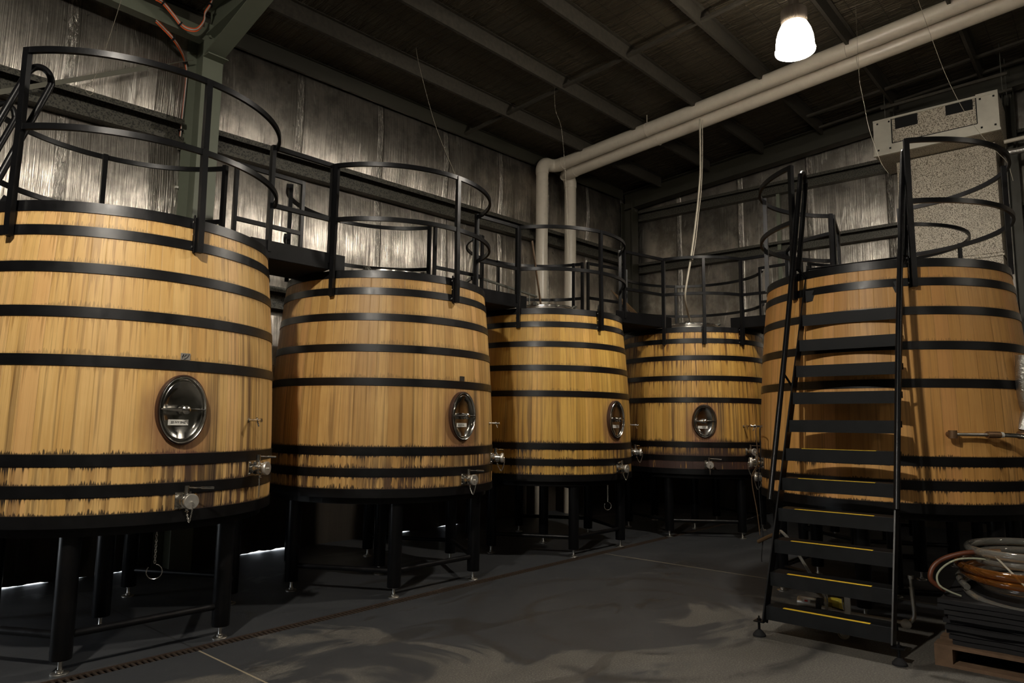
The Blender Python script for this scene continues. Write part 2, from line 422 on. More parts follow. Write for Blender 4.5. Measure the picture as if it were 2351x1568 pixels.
# ------------------------------------------------------------------ room shell
def zroof(s, t): return 6.0+.085*t+.04*s
SE = 9.56
def grid_wall(name, mat, axis, a0, a1, zb, ztop, girts, step, amp, seed, inward):
    random.seed(seed)
    na = int((a1-a0)/step)+1
    vs = []; fs = []; nz = 56
    ph = [random.uniform(0, 6.28) for _ in range(12)]
    for i in range(na+1):
        a = a0+(a1-a0)*i/na
        zt = ztop(a); z0 = zb(a)
        g = [z0]+[q(a) for q in girts]+[zt]
        for k in range(nz+1):
            z = z0+(zt-z0)*k/nz
            bul = 0
            for lo, hi in zip(g[:-1], g[1:]):
                if lo <= z <= hi and hi > lo: bul = 0 if (axis == 'x' and lo < .5) else sin(pi*(z-lo)/(hi-lo))
            w = .5+.5*sin(a*2.47+ph[0])*.6+.25*sin(a*7.1+ph[1]+z*.7)+.2*sin(a*13.0+ph[2]-z*.9)
            d = amp*bul*(.75+.2*w)+.0008*sin(a*31+ph[3]+2.2*sin(z*2.1+ph[4]+a))*bul
            if k == 0: d = 0
            if axis == 'x': vs.append((a, -d*inward, z))
            else: vs.append((SE-d, a, z))
    for i in range(na):
        for k in range(nz):
            p = i*(nz+1)+k
            if axis == 'x' and -5.6 < vs[p][0] < -2.7 and vs[p][2] < 1.1: continue      # half-raised roller door
            fs.append((p, p+nz+1, p+nz+2, p+1))
    me = bpy.data.meshes.new(name); me.from_pydata(vs, [], fs); me.materials.append(mat); shade(me, 80)
    o = bpy.data.objects.new(name, me); COL.objects.link(o); tag(o, kind='structure'); return o

def gapz(s):
    """daylight gap along the foot of the side wall"""
    for a, b, h in ((-1.6,-.66,.010),(-.50,-.36,.007),(-.12,.05,.013),(.95,1.12,.005),(1.22,1.86,.017),(3.35,3.72,.007),(4.25,4.66,.010)):
        if a < s < b: return h*(.65+.35*sin(s*23)+.2*sin(s*61+1))*min(1, (s-a)/.06, (b-s)/.06)
    return 0.0
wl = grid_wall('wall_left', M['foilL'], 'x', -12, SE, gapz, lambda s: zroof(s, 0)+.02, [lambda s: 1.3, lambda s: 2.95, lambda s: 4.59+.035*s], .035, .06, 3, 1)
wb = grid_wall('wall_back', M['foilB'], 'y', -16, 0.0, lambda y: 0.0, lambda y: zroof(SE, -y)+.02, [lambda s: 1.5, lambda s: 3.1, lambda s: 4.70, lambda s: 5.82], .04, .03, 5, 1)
def plain(name, vs, mat):
    me = bpy.data.meshes.new(name); me.from_pydata(vs, [], [tuple(range(len(vs)))]); me.materials.append(mat)
    o = bpy.data.objects.new(name, me); COL.objects.link(o); return tag(o, kind='structure')
plain('wall_right', [(-12,-16,0),(SE,-16,0),(SE,-16,7.8),(-12,-16,7.2)], M['beam'])
plain('wall_front', [(-12,0,0),(-12,-16,0),(-12,-16,7.3),(-12,0,5.7)], M['beam'])
pl_ = bpy.data.lights.new('door_daylight', 'AREA'); pl_.shape = 'RECTANGLE'; pl_.size = 2.9; pl_.size_y = 1.1; pl_.cycles.is_portal = True
po = bpy.data.objects.new('door_daylight', pl_); COL.objects.link(po); po.location = (-4.15,.03,.55); po.rotation_euler = (-pi/2,0,0)
mb = MB()
# floor in two slabs with the trench drain between (t 2.80 .. 2.91)
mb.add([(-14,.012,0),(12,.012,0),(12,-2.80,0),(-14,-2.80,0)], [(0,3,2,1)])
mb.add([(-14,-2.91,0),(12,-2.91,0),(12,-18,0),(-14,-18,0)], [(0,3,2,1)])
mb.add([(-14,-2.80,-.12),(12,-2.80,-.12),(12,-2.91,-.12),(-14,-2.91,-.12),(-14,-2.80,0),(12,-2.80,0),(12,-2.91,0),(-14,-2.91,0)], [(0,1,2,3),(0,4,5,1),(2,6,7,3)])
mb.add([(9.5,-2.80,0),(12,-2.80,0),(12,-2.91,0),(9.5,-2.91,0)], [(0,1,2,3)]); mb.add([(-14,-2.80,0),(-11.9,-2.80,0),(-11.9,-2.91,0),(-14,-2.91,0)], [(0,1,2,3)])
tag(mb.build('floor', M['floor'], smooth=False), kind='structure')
plain('ceiling', [(-12,0,zroof(-12,0)),(SE,0,zroof(SE,0)),(SE,-16,zroof(SE,16)),(-12,-16,zroof(-12,16))], M['ceiling'])

plain('ground_outside', [(-40,.012,-.004),(-40,40,-.004),(40,40,-.004),(40,.012,-.004)], basic('pale_outdoor_gravel', (.75,.75,.72), .9))
# trench drain
dr = thing('trench_drain', 'long narrow slotted floor drain running across the concrete beside the vat legs', 'drain', (0,-2.855,0))
MB().sweep([(-11.9,0,0),(9.5,0,0)], [(-.055,-.002),(-.055,-.09),(.055,-.09),(.055,-.002),(.051,-.002),(.051,-.085),(-.051,-.085),(-.051,-.002)]).build('channel', basic('rusty_drain_channel', (.035,.016,.010), .8, 0, .4, 30), dr, False)
mb = MB(); x = -4.2
while x < 9.4:
    mb.box(x, x+.014, -.048, .048, -.016, -.006); x += .036
mb.box(-4.2, 9.4, -.052, -.044, -.016, -.004); mb.box(-4.2, 9.4, .044, .052, -.016, -.004)
mb.build('grate', basic('grate_steel', (.05,.035,.025), .5, .3, .4, 40), dr, False)

# ------------------------------------------------------------------ steel frame
def ibeam(mb, p0, p1, h, w, tw=.012, up=(0,0,1)):
    prof = [(-w/2,-h/2),(w/2,-h/2),(w/2,-h/2+tw),(tw/2,-h/2+tw),(tw/2,h/2-tw),(w/2,h/2-tw),(w/2,h/2),(-w/2,h/2),(-w/2,h/2-tw),(-tw/2,h/2-tw),(-tw/2,-h/2+tw),(-w/2,-h/2+tw)]
    return mb.sweep([p0,p1], prof, up)
def portal(s, label):
    t = thing('portal_frame', label, 'steel frame', (s,-.25,0))
    m_ = MB(); ibeam(m_, (0,0,0), (0,0,5.75), .40, .22, .014, (0,1,0)); m_.build('column', M['green'], t, False)
    m_ = MB(); z0 = zroof(s,.25)-.25; ibeam(m_, (0,-.1,z0+.0), (0,-14.5,zroof(s,14.75)-.25), .36, .2, .014); m_.build('rafter', M['green'], t, False)
    m_ = MB(); m_.bar((0,-.14,5.38), (0,-1.25,zroof(s,1.5)-.44), .2, .014)
    m_.add([(-.006,-.19,5.42),(-.006,-1.2,zroof(s,1.45)-.43),(-.006,-.19,zroof(s,.4)-.4),(.006,-.19,5.42),(.006,-1.2,zroof(s,1.45)-.43),(.006,-.19,zroof(s,.4)-.4)],
           [(0,1,2),(3,5,4),(0,3,4,1),(1,4,5,2),(2,5,3,0)])
    m_.build('haunch', M['green'], t, False)
    m_ = MB()
    m_.box(-.11,.11,-.32,-.20,5.36,5.372)
    for dx in (-.06,.06):
        m_.M = Matrix.Translation((dx,-.212,5.46)); m_.lathe([(0,0),(.016,0),(.016,-.014),(0,-.014)], 6, 'y')
        m_.M = Matrix.Translation((dx,-.212,5.60)); m_.lathe([(0,0),(.016,0),(.016,-.014),(0,-.014)], 6, 'y')
    m_.M = Matrix.Identity(4); m_.build('knee_plate', M['green'], t, False)
    return t
portal(.35, 'grey-green steel column and knee against the foil wall behind the nearest left vat')
portal(-8.2, 'grey-green steel portal frame at the near end of the side wall')
# end frame on the back wall
t = thing('end_frame', 'dark olive steel corner column and sloping rafter on the end wall', 'steel frame', (9.32,-.2,0))
mb = MB(); ibeam(mb, (0,0,0), (0,0,6.1), .26, .24, .012, (0,1,0)); mb.build('column', M['beam'], t, False)
mb = MB(); ibeam(mb, (.0,.1,zroof(9.3,.1)-.26), (.0,-15.5,zroof(9.3,15.7)-.26), .36, .2, .014); mb.build('rafter', M['beam'], t, False)
t = thing('wall_post', 'dark steel post on the end wall right of the speckled duct', 'steel post', (9.35,-6.68,0))
mb = MB(); ibeam(mb, (0,0,0), (0,0,6.5), .14, .16, .01, (0,1,0)); mb.build('post', M['beam'], t, False)
# eave strut left of column
mb = MB(); mb.box(-8.0,.24,-.46,-.34,5.54,5.68)
tag(mb.build('eave_strut', M['green'], None, False), 'grey-green square steel strut meeting the column top at upper left', 'beam')
# girts on side wall (split by the column) and end wall
CPROF = [(.0,-.13),(.14,-.13),(.14,-.07),(.132,-.07),(.132,-.122),(.008,-.122),(.008,.122),(.132,.122),(.132,.07),(.14,.07),(.14,.13),(.0,.13)]
def girt(name, label, p0, p1, mir=1, k=1.0):
    m_ = MB(); m_.sweep([p0,p1], [(x*mir,y*k) for x, y in CPROF]); return tag(m_.build(name, M['girt'], None, False), label, 'wall girt')
G = lambda s: 4.59+.035*s
girt('wall_girt', 'speckled steel wall girt along the foil left of the column', (-11.9,-.02,G(-11.9)), (.22,-.02,G(.22)))
girt('wall_girt', 'speckled steel wall girt along the foil from the column to the far corner', (.47,-.02,G(.47)), (9.2,-.02,G(9.2)))
girt('wall_girt', 'low steel wall girt half hidden behind the row of vats', (.47,-.02,2.95), (9.2,-.02,2.95))
girt('wall_girt', 'speckled steel girt across the end wall at guard rail height', (9.54,-.36,4.70), (9.54,-15.9,4.70), 1, .8)
girt('wall_girt', 'upper speckled steel girt across the end wall under the rafter', (9.54,-.36,5.80), (9.54,-15.9,5.80), 1, .85)
# brace rod on wall
mb = MB(); mb.bar((-1.9,-.16,4.12),(-.2,-.16,5.15), .045, .006, (0,1,0)); mb.tube([(-.2,-.16,5.15),(.26,-.16,5.43)], .006, 6)
tag(mb.build('wall_brace', basic('pale_strap_steel',(.16,.155,.12),.5,.2), None, False), 'thin pale diagonal steel brace strap crossing the foil at upper left', 'brace')
# purlins
for i, tt in enumerate((.12, 1.0, 2.04, 3.07, 4.1, 5.25, 6.4, 7.6, 8.8, 10.0)):
    m_ = MB(); a = (-11.8,-tt,zroof(-11.8,tt)-.115); b = (9.2,-tt,zroof(9.2,tt)-.115)
    h = .1
    m_.sweep([a,b], [(-.035,-h),(.004,-h),(.004,h-.006),(.045,h-.006),(.045,h),(-.004,h),(-.004,-h+.006),(-.035,-h+.006)])
    lab = ['eave purlin tight in the angle of side wall and roof','roof purlin first out from the side wall','roof purlin second out from the side wall','roof purlin third out from the side wall',
           'roof purlin fourth out from the side wall','roof purlin just right of the glowing lamp','roof purlin crossing above the pair of cream pipes','roof purlin above the speckled duct','roof purlin beyond the speckled duct','roof purlin furthest from the side wall'][i]
    tag(m_.build('roof_purlin', M['purlin'] if i else M['beam'], None, False), 'dusty steel '+lab, 'roof purlin', 'roof purlins')
    m_ = None
bl = ['roof bridging rod between purlins above the row of vats', 'roof bridging rod above the speckled duct outlet box', 'roof bridging rod tight by the end wall above the outlet box', 'roof bridging rod nearest the column knee']
for i, (s, t0, t1) in enumerate(((4.53,.12,12),(8.37,4.1,7.6),(9.0,4.1,7.6),(-3.5,.12,12))):
    m_ = MB(); z = lambda t: zroof(s,t)-.17
    m_.bar((s,-t0,z(t0)),(s,-t1,z(t1)), .05, .035)
    tag(m_.build('bridging_bar', M['purlin'], None, False), 'thin steel '+bl[i], 'bridging bar', 'roof bridging bars')

# ------------------------------------------------------------------ lamps
def lamp(x, y, z, label, power, group='pendant lamps'):
    t = thing('pendant_lamp', label, 'lamp', (x,y,z), 0, group)
    m_ = MB(); m_.lathe([(r_*.94,h_*.86) for r_, h_ in [(.20,0),(.205,.02),(.195,.045),(.193,.10),(.185,.18),(.165,.26),(.135,.33),(.11,.36),(.105,.358),(.13,.325),(.16,.255),(.18,.175),(.187,.1),(.19,.04),(.195,.02)]], 48, closed=True)
    m_.build('reflector', M['globe'], t)
    m_ = MB(); n = 56
    prof = []
    vs = []; fs = []
    for k, zz in enumerate((.30,.325,.44,.46)):
        for i in range(n*2):
            a = pi*i/n; r = (.125 if i % 2 else .112) if k in (1,2) else .11
            vs.append((r*cos(a), r*sin(a), zz))
    N = n*2
    for k in range(3):
        for i in range(N): fs.append((k*N+i, k*N+(i+1) % N, (k+1)*N+(i+1) % N, (k+1)*N+i))
    fs.append(tuple(range(N))); fs.append(tuple(3*N+i for i in range(N)))
    m_.add(vs, fs); m_.lathe([(.05,.46),(.05,.60),(.02,.62),(.02,.60)], 16)
    m_.build('ribbed_housing', basic('ribbed_lamp_housing',(.16,.13,.10),.5,.4) if 'hs' not in M else M['hs'], t, False)
    m_ = MB(); top = zroof(x,-y)-z
    m_.tube([(0,0,.6),(0,0,top)], .006, 6); m_.tube([(.11,0,.5),(.12,.0,top)], .004, 5)
    m_.build('suspension_rod', M['galv'], t)
    l = bpy.data.lights.new('lamp_light', 'POINT'); l.energy = power; l.shadow_soft_size = .10; l.color = (1,.93,.82)
    o = bpy.data.objects.new('lamp_light', l); COL.objects.link(o); o.parent = t; o.location = (0,0,.015)
    return t
M['hs'] = basic('ribbed_lamp_housing', (.16,.13,.10), .5, .4)
PA, PB_, PC, PD = 840, 370, 30, 70
lamp(3.93,-5.38,5.24, 'glowing bell-shaped pendant lamp above the cream pipes', PB_)
lamp(-3.6,-5.7,5.2, 'pendant lamp of the same row hanging over the near end of the aisle', PA)
lamp(-3.6,-13.0,5.5, 'pendant lamp of the far row at the near end of the shed', PC)
lamp(4.0,-13.0,5.5, 'pendant lamp of the far row toward the end wall', PD)

# ------------------------------------------------------------------ vats
RR = 1.05
def arcpts(a0, a1, R, z, n=None):
    n = n or max(6, int(abs(a1-a0)/2))
    return [(R*cos(rad(a0+(a1-a0)*i/n)), R*sin(rad(a0+(a1-a0)*i/n)), z) for i in range(n+1)]

def body_mesh(mat):
    N = 200
    zs = []
    hl = sorted(HOOPS)
    rows = []   # (z, below, above)
    zlist = sorted(set([round(ZB-.0+0.0,4)]+[h for p in hl for h in p]+[ZB+i*(ZT-ZB)/30 for i in range(31)]))
    vs = []; fs = []; uvs = []; uv2 = []
    def hd(z):
        ab = min([z-b for a, b in hl if b <= z+1e-6] or [.3])
        be = min([a-z for a, b in hl if a >= z-1e-6] or [.0])
        for a, b in hl:
            if a-1e-6 <= z <= b+1e-6: return None
        return (be, ab)
    segs = []
    for k in range(len(zlist)-1):
        z0, z1 = zlist[k], zlist[k+1]; zm = (z0+z1)/2
        ab = [b for a, b in hl if b <= zm]; be = [a for a, b in hl if a >= zm]
        inh = any(a < zm < b for a, b in hl)
        A = max(ab) if ab else z0; B = min(be) if be else z1
        segs.append((z0, z1, (0,0) if inh else (B-z0, z0-A), (0,0) if inh else (B-z1, z1-A)))
    me = bpy.data.meshes.new('stave_body')
    for z in zlist:
        for i in range(N):
            a = 2*pi*i/N; r = vr(z)-.006
            vs.append((r*cos(a), r*sin(a), z))
    nb = len(zlist)
    lu = []; l2 = []
    for k, (z0, z1, b0, b1) in enumerate(segs):
        for i in range(N):
            j = (i+1) % N
            fs.append((k*N+i, k*N+j, (k+1)*N+j, (k+1)*N+i))
            lu += [(i/N,z0),((i+1)/N,z0),((i+1)/N,z1),(i/N,z1)]
            l2 += [b0,b0,b1,b1]
    # rim and inner side
    base = len(vs)
    for z, r in ((ZT, vr(ZT)-.055), (ZT-.08, vr(ZT)-.055)):
        for i in range(N):
            a = 2*pi*i/N; vs.append((r*cos(a), r*sin(a), z))
    top = (nb-1)*N
    for (A, B) in ((top, base), (base, base+N)):
        for i in range(N):
            j = (i+1) % N
            fs.append((A+i, A+j, B+j, B+i)); lu += [(i/N,2.8),((i+1)/N,2.8),((i+1)/N,2.82),(i/N,2.82)]; l2 += [(.2,.1)]*4
    me.from_pydata(vs, [], fs); me.materials.append(mat)
    a = me.uv_layers.new(name='uv'); b = me.uv_layers.new(name='hoopdist')
    a.data.foreach_set('uv', [c for q in lu for c in q]); b.data.foreach_set('uv', [c for q in l2 for c in q])
    shade(me, 50)
    return me

CACHE = {}
def cached(key, fn):
    if key not in CACHE: CACHE[key] = fn()
    return CACHE[key]
def put(name, me, parent, M4=None):
    o = bpy.data.objects.new(name, me); COL.objects.link(o); o.parent = parent
    if M4 is not None: o.matrix_local = M4
    return o
def mesh_of(mb, mat, smooth=True):
    o = mb.build('tmp', mat, None, smooth); me = o.data; bpy.data.objects.remove(o); return me

def radial(ang, r, z):
    """frame: x outward, y tangential ccw, z up"""
    return Matrix.Rotation(rad(ang), 4, 'Z') @ Matrix.Translation((r,0,z))

def chain_mesh(pts, link=.011):
    m_ = MB(); L = 0; path = smoothpts(pts, 12)
    d = [0]
    for a, b in zip(path[:-1], path[1:]): d.append(d[-1]+(b-a).length)
    n = int(d[-1]/link); k = 0
    for i in range(n):
        s = (i+.5)*link
        while k < len(d)-2 and d[k+1] < s: k += 1
        f = (s-d[k])/max(1e-6, d[k+1]-d[k]); p = path[k].lerp(path[k+1], f); t = (path[k+1]-path[k]).normalized()
        x = t.cross(Vector((0,1,0)) if i % 2 else Vector((1,0,0)))
        if x.length < .1: x = t.cross(Vector((0,0,1)))
        x.normalize(); h = link*.72; w = link*.36
        ring = [p+t*h+x*w*.5, p+t*h*.3+x*w, p-t*h*.3+x*w, p-t*h+x*w*.5, p-t*h-x*w*.5, p-t*h*.3-x*w, p+t*h*.3-x*w, p+t*h-x*w*.5]
        m_.tube(ring, link*.13, 4, closed=True)
    return m_

def valve(parent, ang, z, lever=1, longchain=False, name='drain_valve'):
    M4 = radial(ang, vr(z)-.004, z)
    def f_body():
        m_ = MB(); m_.box(0,.010,-.052,.052,-.052,.052)
        for y in (-.038,.038):
            for zz in (-.038,.038): m_.lathe([(0,.010),(.008,.010),(.008,.018),(0,.018)], 8, 'x', (0,y,zz))
        m_.lathe([(.03,.01),(.038,.02),(.042,.026),(.042,.06),(.046,.062),(.046,.072),(.040,.074),(.040,.09),(.034,.094),(.034,.105)], 28, 'x')
        m_.lathe([(.012,.045),(.012,.055),(0,.055)], 10, 'z', (.05,0,0))
        for s_ in (-1,1): m_.tube([(.067,s_*.03,-.04),(.067,s_*.036,.045)], .005, 6)
        m_.lathe([(0,-.05),(.012,-.05),(.008,-.06),(.014,-.066),(0,-.07)], 10, 'z', (.067,0,0))
        return mesh_of(m_, M['steel'])
    def f_cap():
        m_ = MB(); m_.lathe([(.034,.102),(.046,.104),(.048,.110),(.048,.124),(.045,.128),(0,.128)], 32, 'x')
        m_.lathe([(0,.127),(.005,.127),(.005,.140),(0,.140)], 8, 'x'); return mesh_of(m_, M['satin'])
    def f_lev():
        m_ = MB(); m_.lathe([(0,.036),(.016,.036),(.016,.095),(0,.095)], 16, 'z', (.05,0,0))
        m_.tube([(.052,.010*lever,.082),(.075,.08*lever,.078)], .0045, 8); m_.tube([(.075,.08*lever,.078),(.098,.155*lever,.073)], .008, 8)
        return mesh_of(m_, M['steel'])
    b = put(name, cached('vb', f_body), parent, M4)
    put('valve_cap', cached('vc', f_cap), b); put('lever_handle', cached('vl%d' % lever, f_lev), b)
    if longchain: ch = lambda: mesh_of(chain_mesh([(.067,-.004,-.06),(.07,-.005,-.15),(.068,-.006,-.21)]), M['steel_dull'])
    else: ch = lambda: mesh_of(chain_mesh([(.138,0,-.002),(.137,0,-.05),(.11,0,-.125),(.085,0,-.10),(.068,0,-.062)]), M['steel_dull'])
    put('cap_chain', cached('ch%d' % longchain, ch), b)
    return b

def tap(parent, ang, z):
    def f():
        m_ = MB(); m_.lathe([(.016,0),(.016,.006),(.009,.008),(.009,.055),(.013,.057),(.013,.075),(.008,.077),(.008,.095),(.014,.097),(.014,.104),(0,.104)], 14, 'x')
        m_.tube([(.066,0,0),(.078,0,-.028),(.083,0,-.045)], .006, 8); m_.tube([(.066,0,.01),(.066,0,.02)], .004, 6)
        return mesh_of(m_, M['steel'])
    return put('sample_tap', cached('tap', f), parent, radial(ang, vr(z)-.004, z))

def ell(a, b, x, n=64, ca=0): return [(x, a*cos(2*pi*i/n), b*sin(2*pi*i/n)+ca) for i in range(n)]
def manway(parent, ang, mode):
    z = 1.565; M4 = radial(ang, vr(z)+.020, z)
    def rings(lst, close_last=True):
        m_ = MB(); n = 72; vs = []; fs = []
        for (a, b, x) in lst: vs += ell(a, b, x, n)
        for k in range(len(lst)-1):
            for i in range(n): fs.append((k*n+i, k*n+(i+1) % n, (k+1)*n+(i+1) % n, (k+1)*n+i))
        if close_last: fs.append(tuple((len(lst)-1)*n+i for i in range(n)))
        m_.add(vs, fs); return m_
    def f_wood(): return mesh_of(rings([(.161,.226,-.045),(.161,.226,-.004),(.159,.223,.0),(.152,.216,-.004),(.150,.214,-.03)], False), basic('wine_darkened_rim_wood', (.055,.022,.011), .5, 0, .4, 18))
    def f_frame(): return mesh_of(rings([(.151,.214,-.03),(.151,.214,.008),(.148,.211,.011),(.144,.207,.008),(.136,.198,-.012),(.128,.190,-.016)], False), M['steel'])
    def f_door():
        return mesh_of(rings([(.132,.193,-.016),(.130,.191,-.004),(.126,.187,-.001),(.122,.183,-.006),(.09,.14,-.016),(.05,.08,-.022),(.02,.03,-.024)]), basic('polished_door_steel', (.42,.41,.38), .17, 1.0, .1, 8))
    rim = put('manway_rim', cached('mw', f_wood), parent, M4)
    fr = put('manway_frame', cached('mf', f_frame), parent, M4); fr['label'] = 'oval stainless manway ring'
    d = put('manway_door', cached('md', f_door), parent, M4); d['label'] = 'oval polished stainless manway door'
    for sg in (-1,1):
        def f_bar():
            m_ = MB(); P_ = [(.012,.138*sg,.004),(.036,.020*sg,.0)]; vs = []
            for (x_,y_,z_), h_ in zip(P_, (.0045,.013)): vs += [(x_-.004,y_,z_-h_),(x_+.006,y_,z_-h_),(x_+.009,y_,z_+h_*.4),(x_-.004,y_,z_+h_)]
            m_.add(vs, [(0,1,2,3),(7,6,5,4),(0,4,5,1),(1,5,6,2),(2,6,7,3),(3,7,4,0)])
            return mesh_of(m_, M['steel'], False)
        put('clamp_arm', cached('mbar%d' % sg, f_bar), d)
    def f_knob():
        m_ = MB(); pr = [(0,-.01),(.03,-.01),(.026,.006),(.022,.024),(.028,.034),(.028,.052),(.020,.060),(.010,.064),(0,.064)]
        m_.lathe(pr, 12, 'x'); return mesh_of(m_, M['steel'])
    put('clamp_knob', cached('mk', f_knob), d)
    if mode:
        m_ = MB(); m_.add([(.001,-.088,-.062),(.001,.038,-.062),(.002,.038,-.098),(.002,-.090,-.098),(-.001,-.088,-.062),(-.001,.038,-.062),(0,.038,-.098),(0,-.090,-.098)],[(0,1,2,3),(4,7,6,5),(0,4,5,1),(1,5,6,2),(2,6,7,3),(3,7,4,0)])
        lb = m_.build('name_label', M['label'], d, False); lb['label'] = 'white paper strip label'
        if mode == 1:
            cu = bpy.data.curves.new('writing', 'FONT'); cu.body = '22 IVY SHZ'; cu.size = .0195; cu.shear = .15; cu.offset = .0003; cu.extrude = .0002
            tmp = bpy.data.objects.new('writing', cu); me = tmp.to_mesh().copy(); bpy.data.objects.remove(tmp)
            me.materials.clear(); me.materials.append(M['ink'])
            w = put('writing', me, d, Matrix(((0,0,1,.0028),(1,0,0,-.074),(0,1,0,-.086),(0,0,0,1))))
        else:
            m_ = MB(); random.seed(mode)
            y = -.075
            while y < .01:
                h = random.uniform(.006,.013); m_.tube([(.003,y,-.086),(.003,y+random.uniform(-.003,.005),-.086+h)], .0011, 4); y += random.uniform(.006,.011)
            m_.build('writing', M['ink'], d)
    return d

def badge(parent, ang, z, detailed):
    M4 = radial(ang, vr(z)-.004, z)
    m_ = MB(); m_.box(0,.003,-.031,.031,-.022,.022)
    me = mesh_of(m_, M['plate'] if detailed else basic('dark_badge_plate', (.03,.026,.022), .4), False)
    b = put('maker_badge', me, parent, M4); b['label'] = 'small grey metal plate with slanted strokes and an arc' if detailed else 'small dark square plate'
    if detailed:
        m_ = MB()
        m_.tube(smoothpts([(.0035,.022,.019),(.0035,.020,.008),(.0035,.008,-.008),(.0035,-.010,-.018)], 5), [.0024]*15+[.001], 5)
        m_.bar((.0035,-.012,.014),(.0035,-.020,-.006), .007, .001, (1,0,0)); m_.bar((.0035,.003,.015),(.0035,-.008,-.005), .0045, .001, (1,0,0))
        m_.bar((.0035,.012,.016),(.0035,.005,.005), .002, .001, (1,0,0)); m_.bar((.0035,-.021,-.010),(.0035,-.017,-.012), .005, .001, (1,0,0))
        m_.build('emblem', M['ink'], b)

def leg(parent, a, r, short=False):
    def f():
        m_ = MB(); m_.lathe([(0,.085),(.058,.085),(.060,.088),(.060,.80),(.060,.82),(0,.82)], 24); return mesh_of(m_, M['black'])
    def g_():
        m_ = MB(); m_.lathe([(0,.0),(.050,.0),(.050,.006),(.046,.010),(.022,.014),(.022,.026),(.013,.028),(.012,.03),(.012,.072),(.020,.074),(.020,.085),(0,.085)], 20); return mesh_of(m_, M['steel_dull'])
    M4 = Matrix.Rotation(rad(a),4,'Z') @ Matrix.Translation((r,0,0))
    l = put('leg', cached('leg', f), parent, M4)
    f_ = put('levelling_foot', cached('lfoot', g_), l); return l

def guard(parent, arcs, posts):
    """arcs: (a0,a1); posts: (angle, kind) kind 0 long outer post bolted to the hoops, 1 short post standing on rim"""
    S = .019
    sq = [(-S,-S),(S,-S),(S,S),(-S,S)]
    for (a0, a1) in arcs:
        MB().sweep(arcpts(a0,a1,RR,3.835), [(-.012,-.02),(.012,-.02),(.012,.02),(-.012,.02)]).build('top_rail', M['black'], parent)
        MB().sweep(arcpts(a0,a1,RR,3.325), [(-.012,-.02),(.012,-.02),(.012,.02),(-.012,.02)]).build('mid_rail', M['black'], parent)
    for a, k in posts:
        M4 = Matrix.Rotation(rad(a),4,'Z')
        if k == 0:
            def f():
                m_ = MB(); m_.sweep([(RR+.012,0,2.62),(RR+.012,0,2.8),(RR,0,3.3),(RR,0,3.85)], [(-.019,-.019),(.019,-.019),(.019,.019),(-.019,.019)], (0,1,0))
                m_.box(RR-.03,RR-.014,-.03,-.022,2.62,2.88); m_.box(RR-.03,RR+.0,-.03,-.019,2.62,2.86)
                return mesh_of(m_, M['black'], False)
            def g_():
                m_ = MB()
                for zz in (2.66,2.745,2.83): m_.lathe([(0,-.030),(.007,-.030),(.007,-.038),(0,-.038)], 6, 'y', (RR-.016,0,zz))
                return mesh_of(m_, M['steel'])
            p = put('rail_post', cached('rp0', f), parent, M4); put('bolts', cached('rpb', g_), p)
        else:
            def f(): return mesh_of(MB().box(RR-.019-.03,RR+.019-.03,-.019,.019,2.862,3.85), M['black'], False)
            put('rail_post', cached('rp1', f), parent, M4)

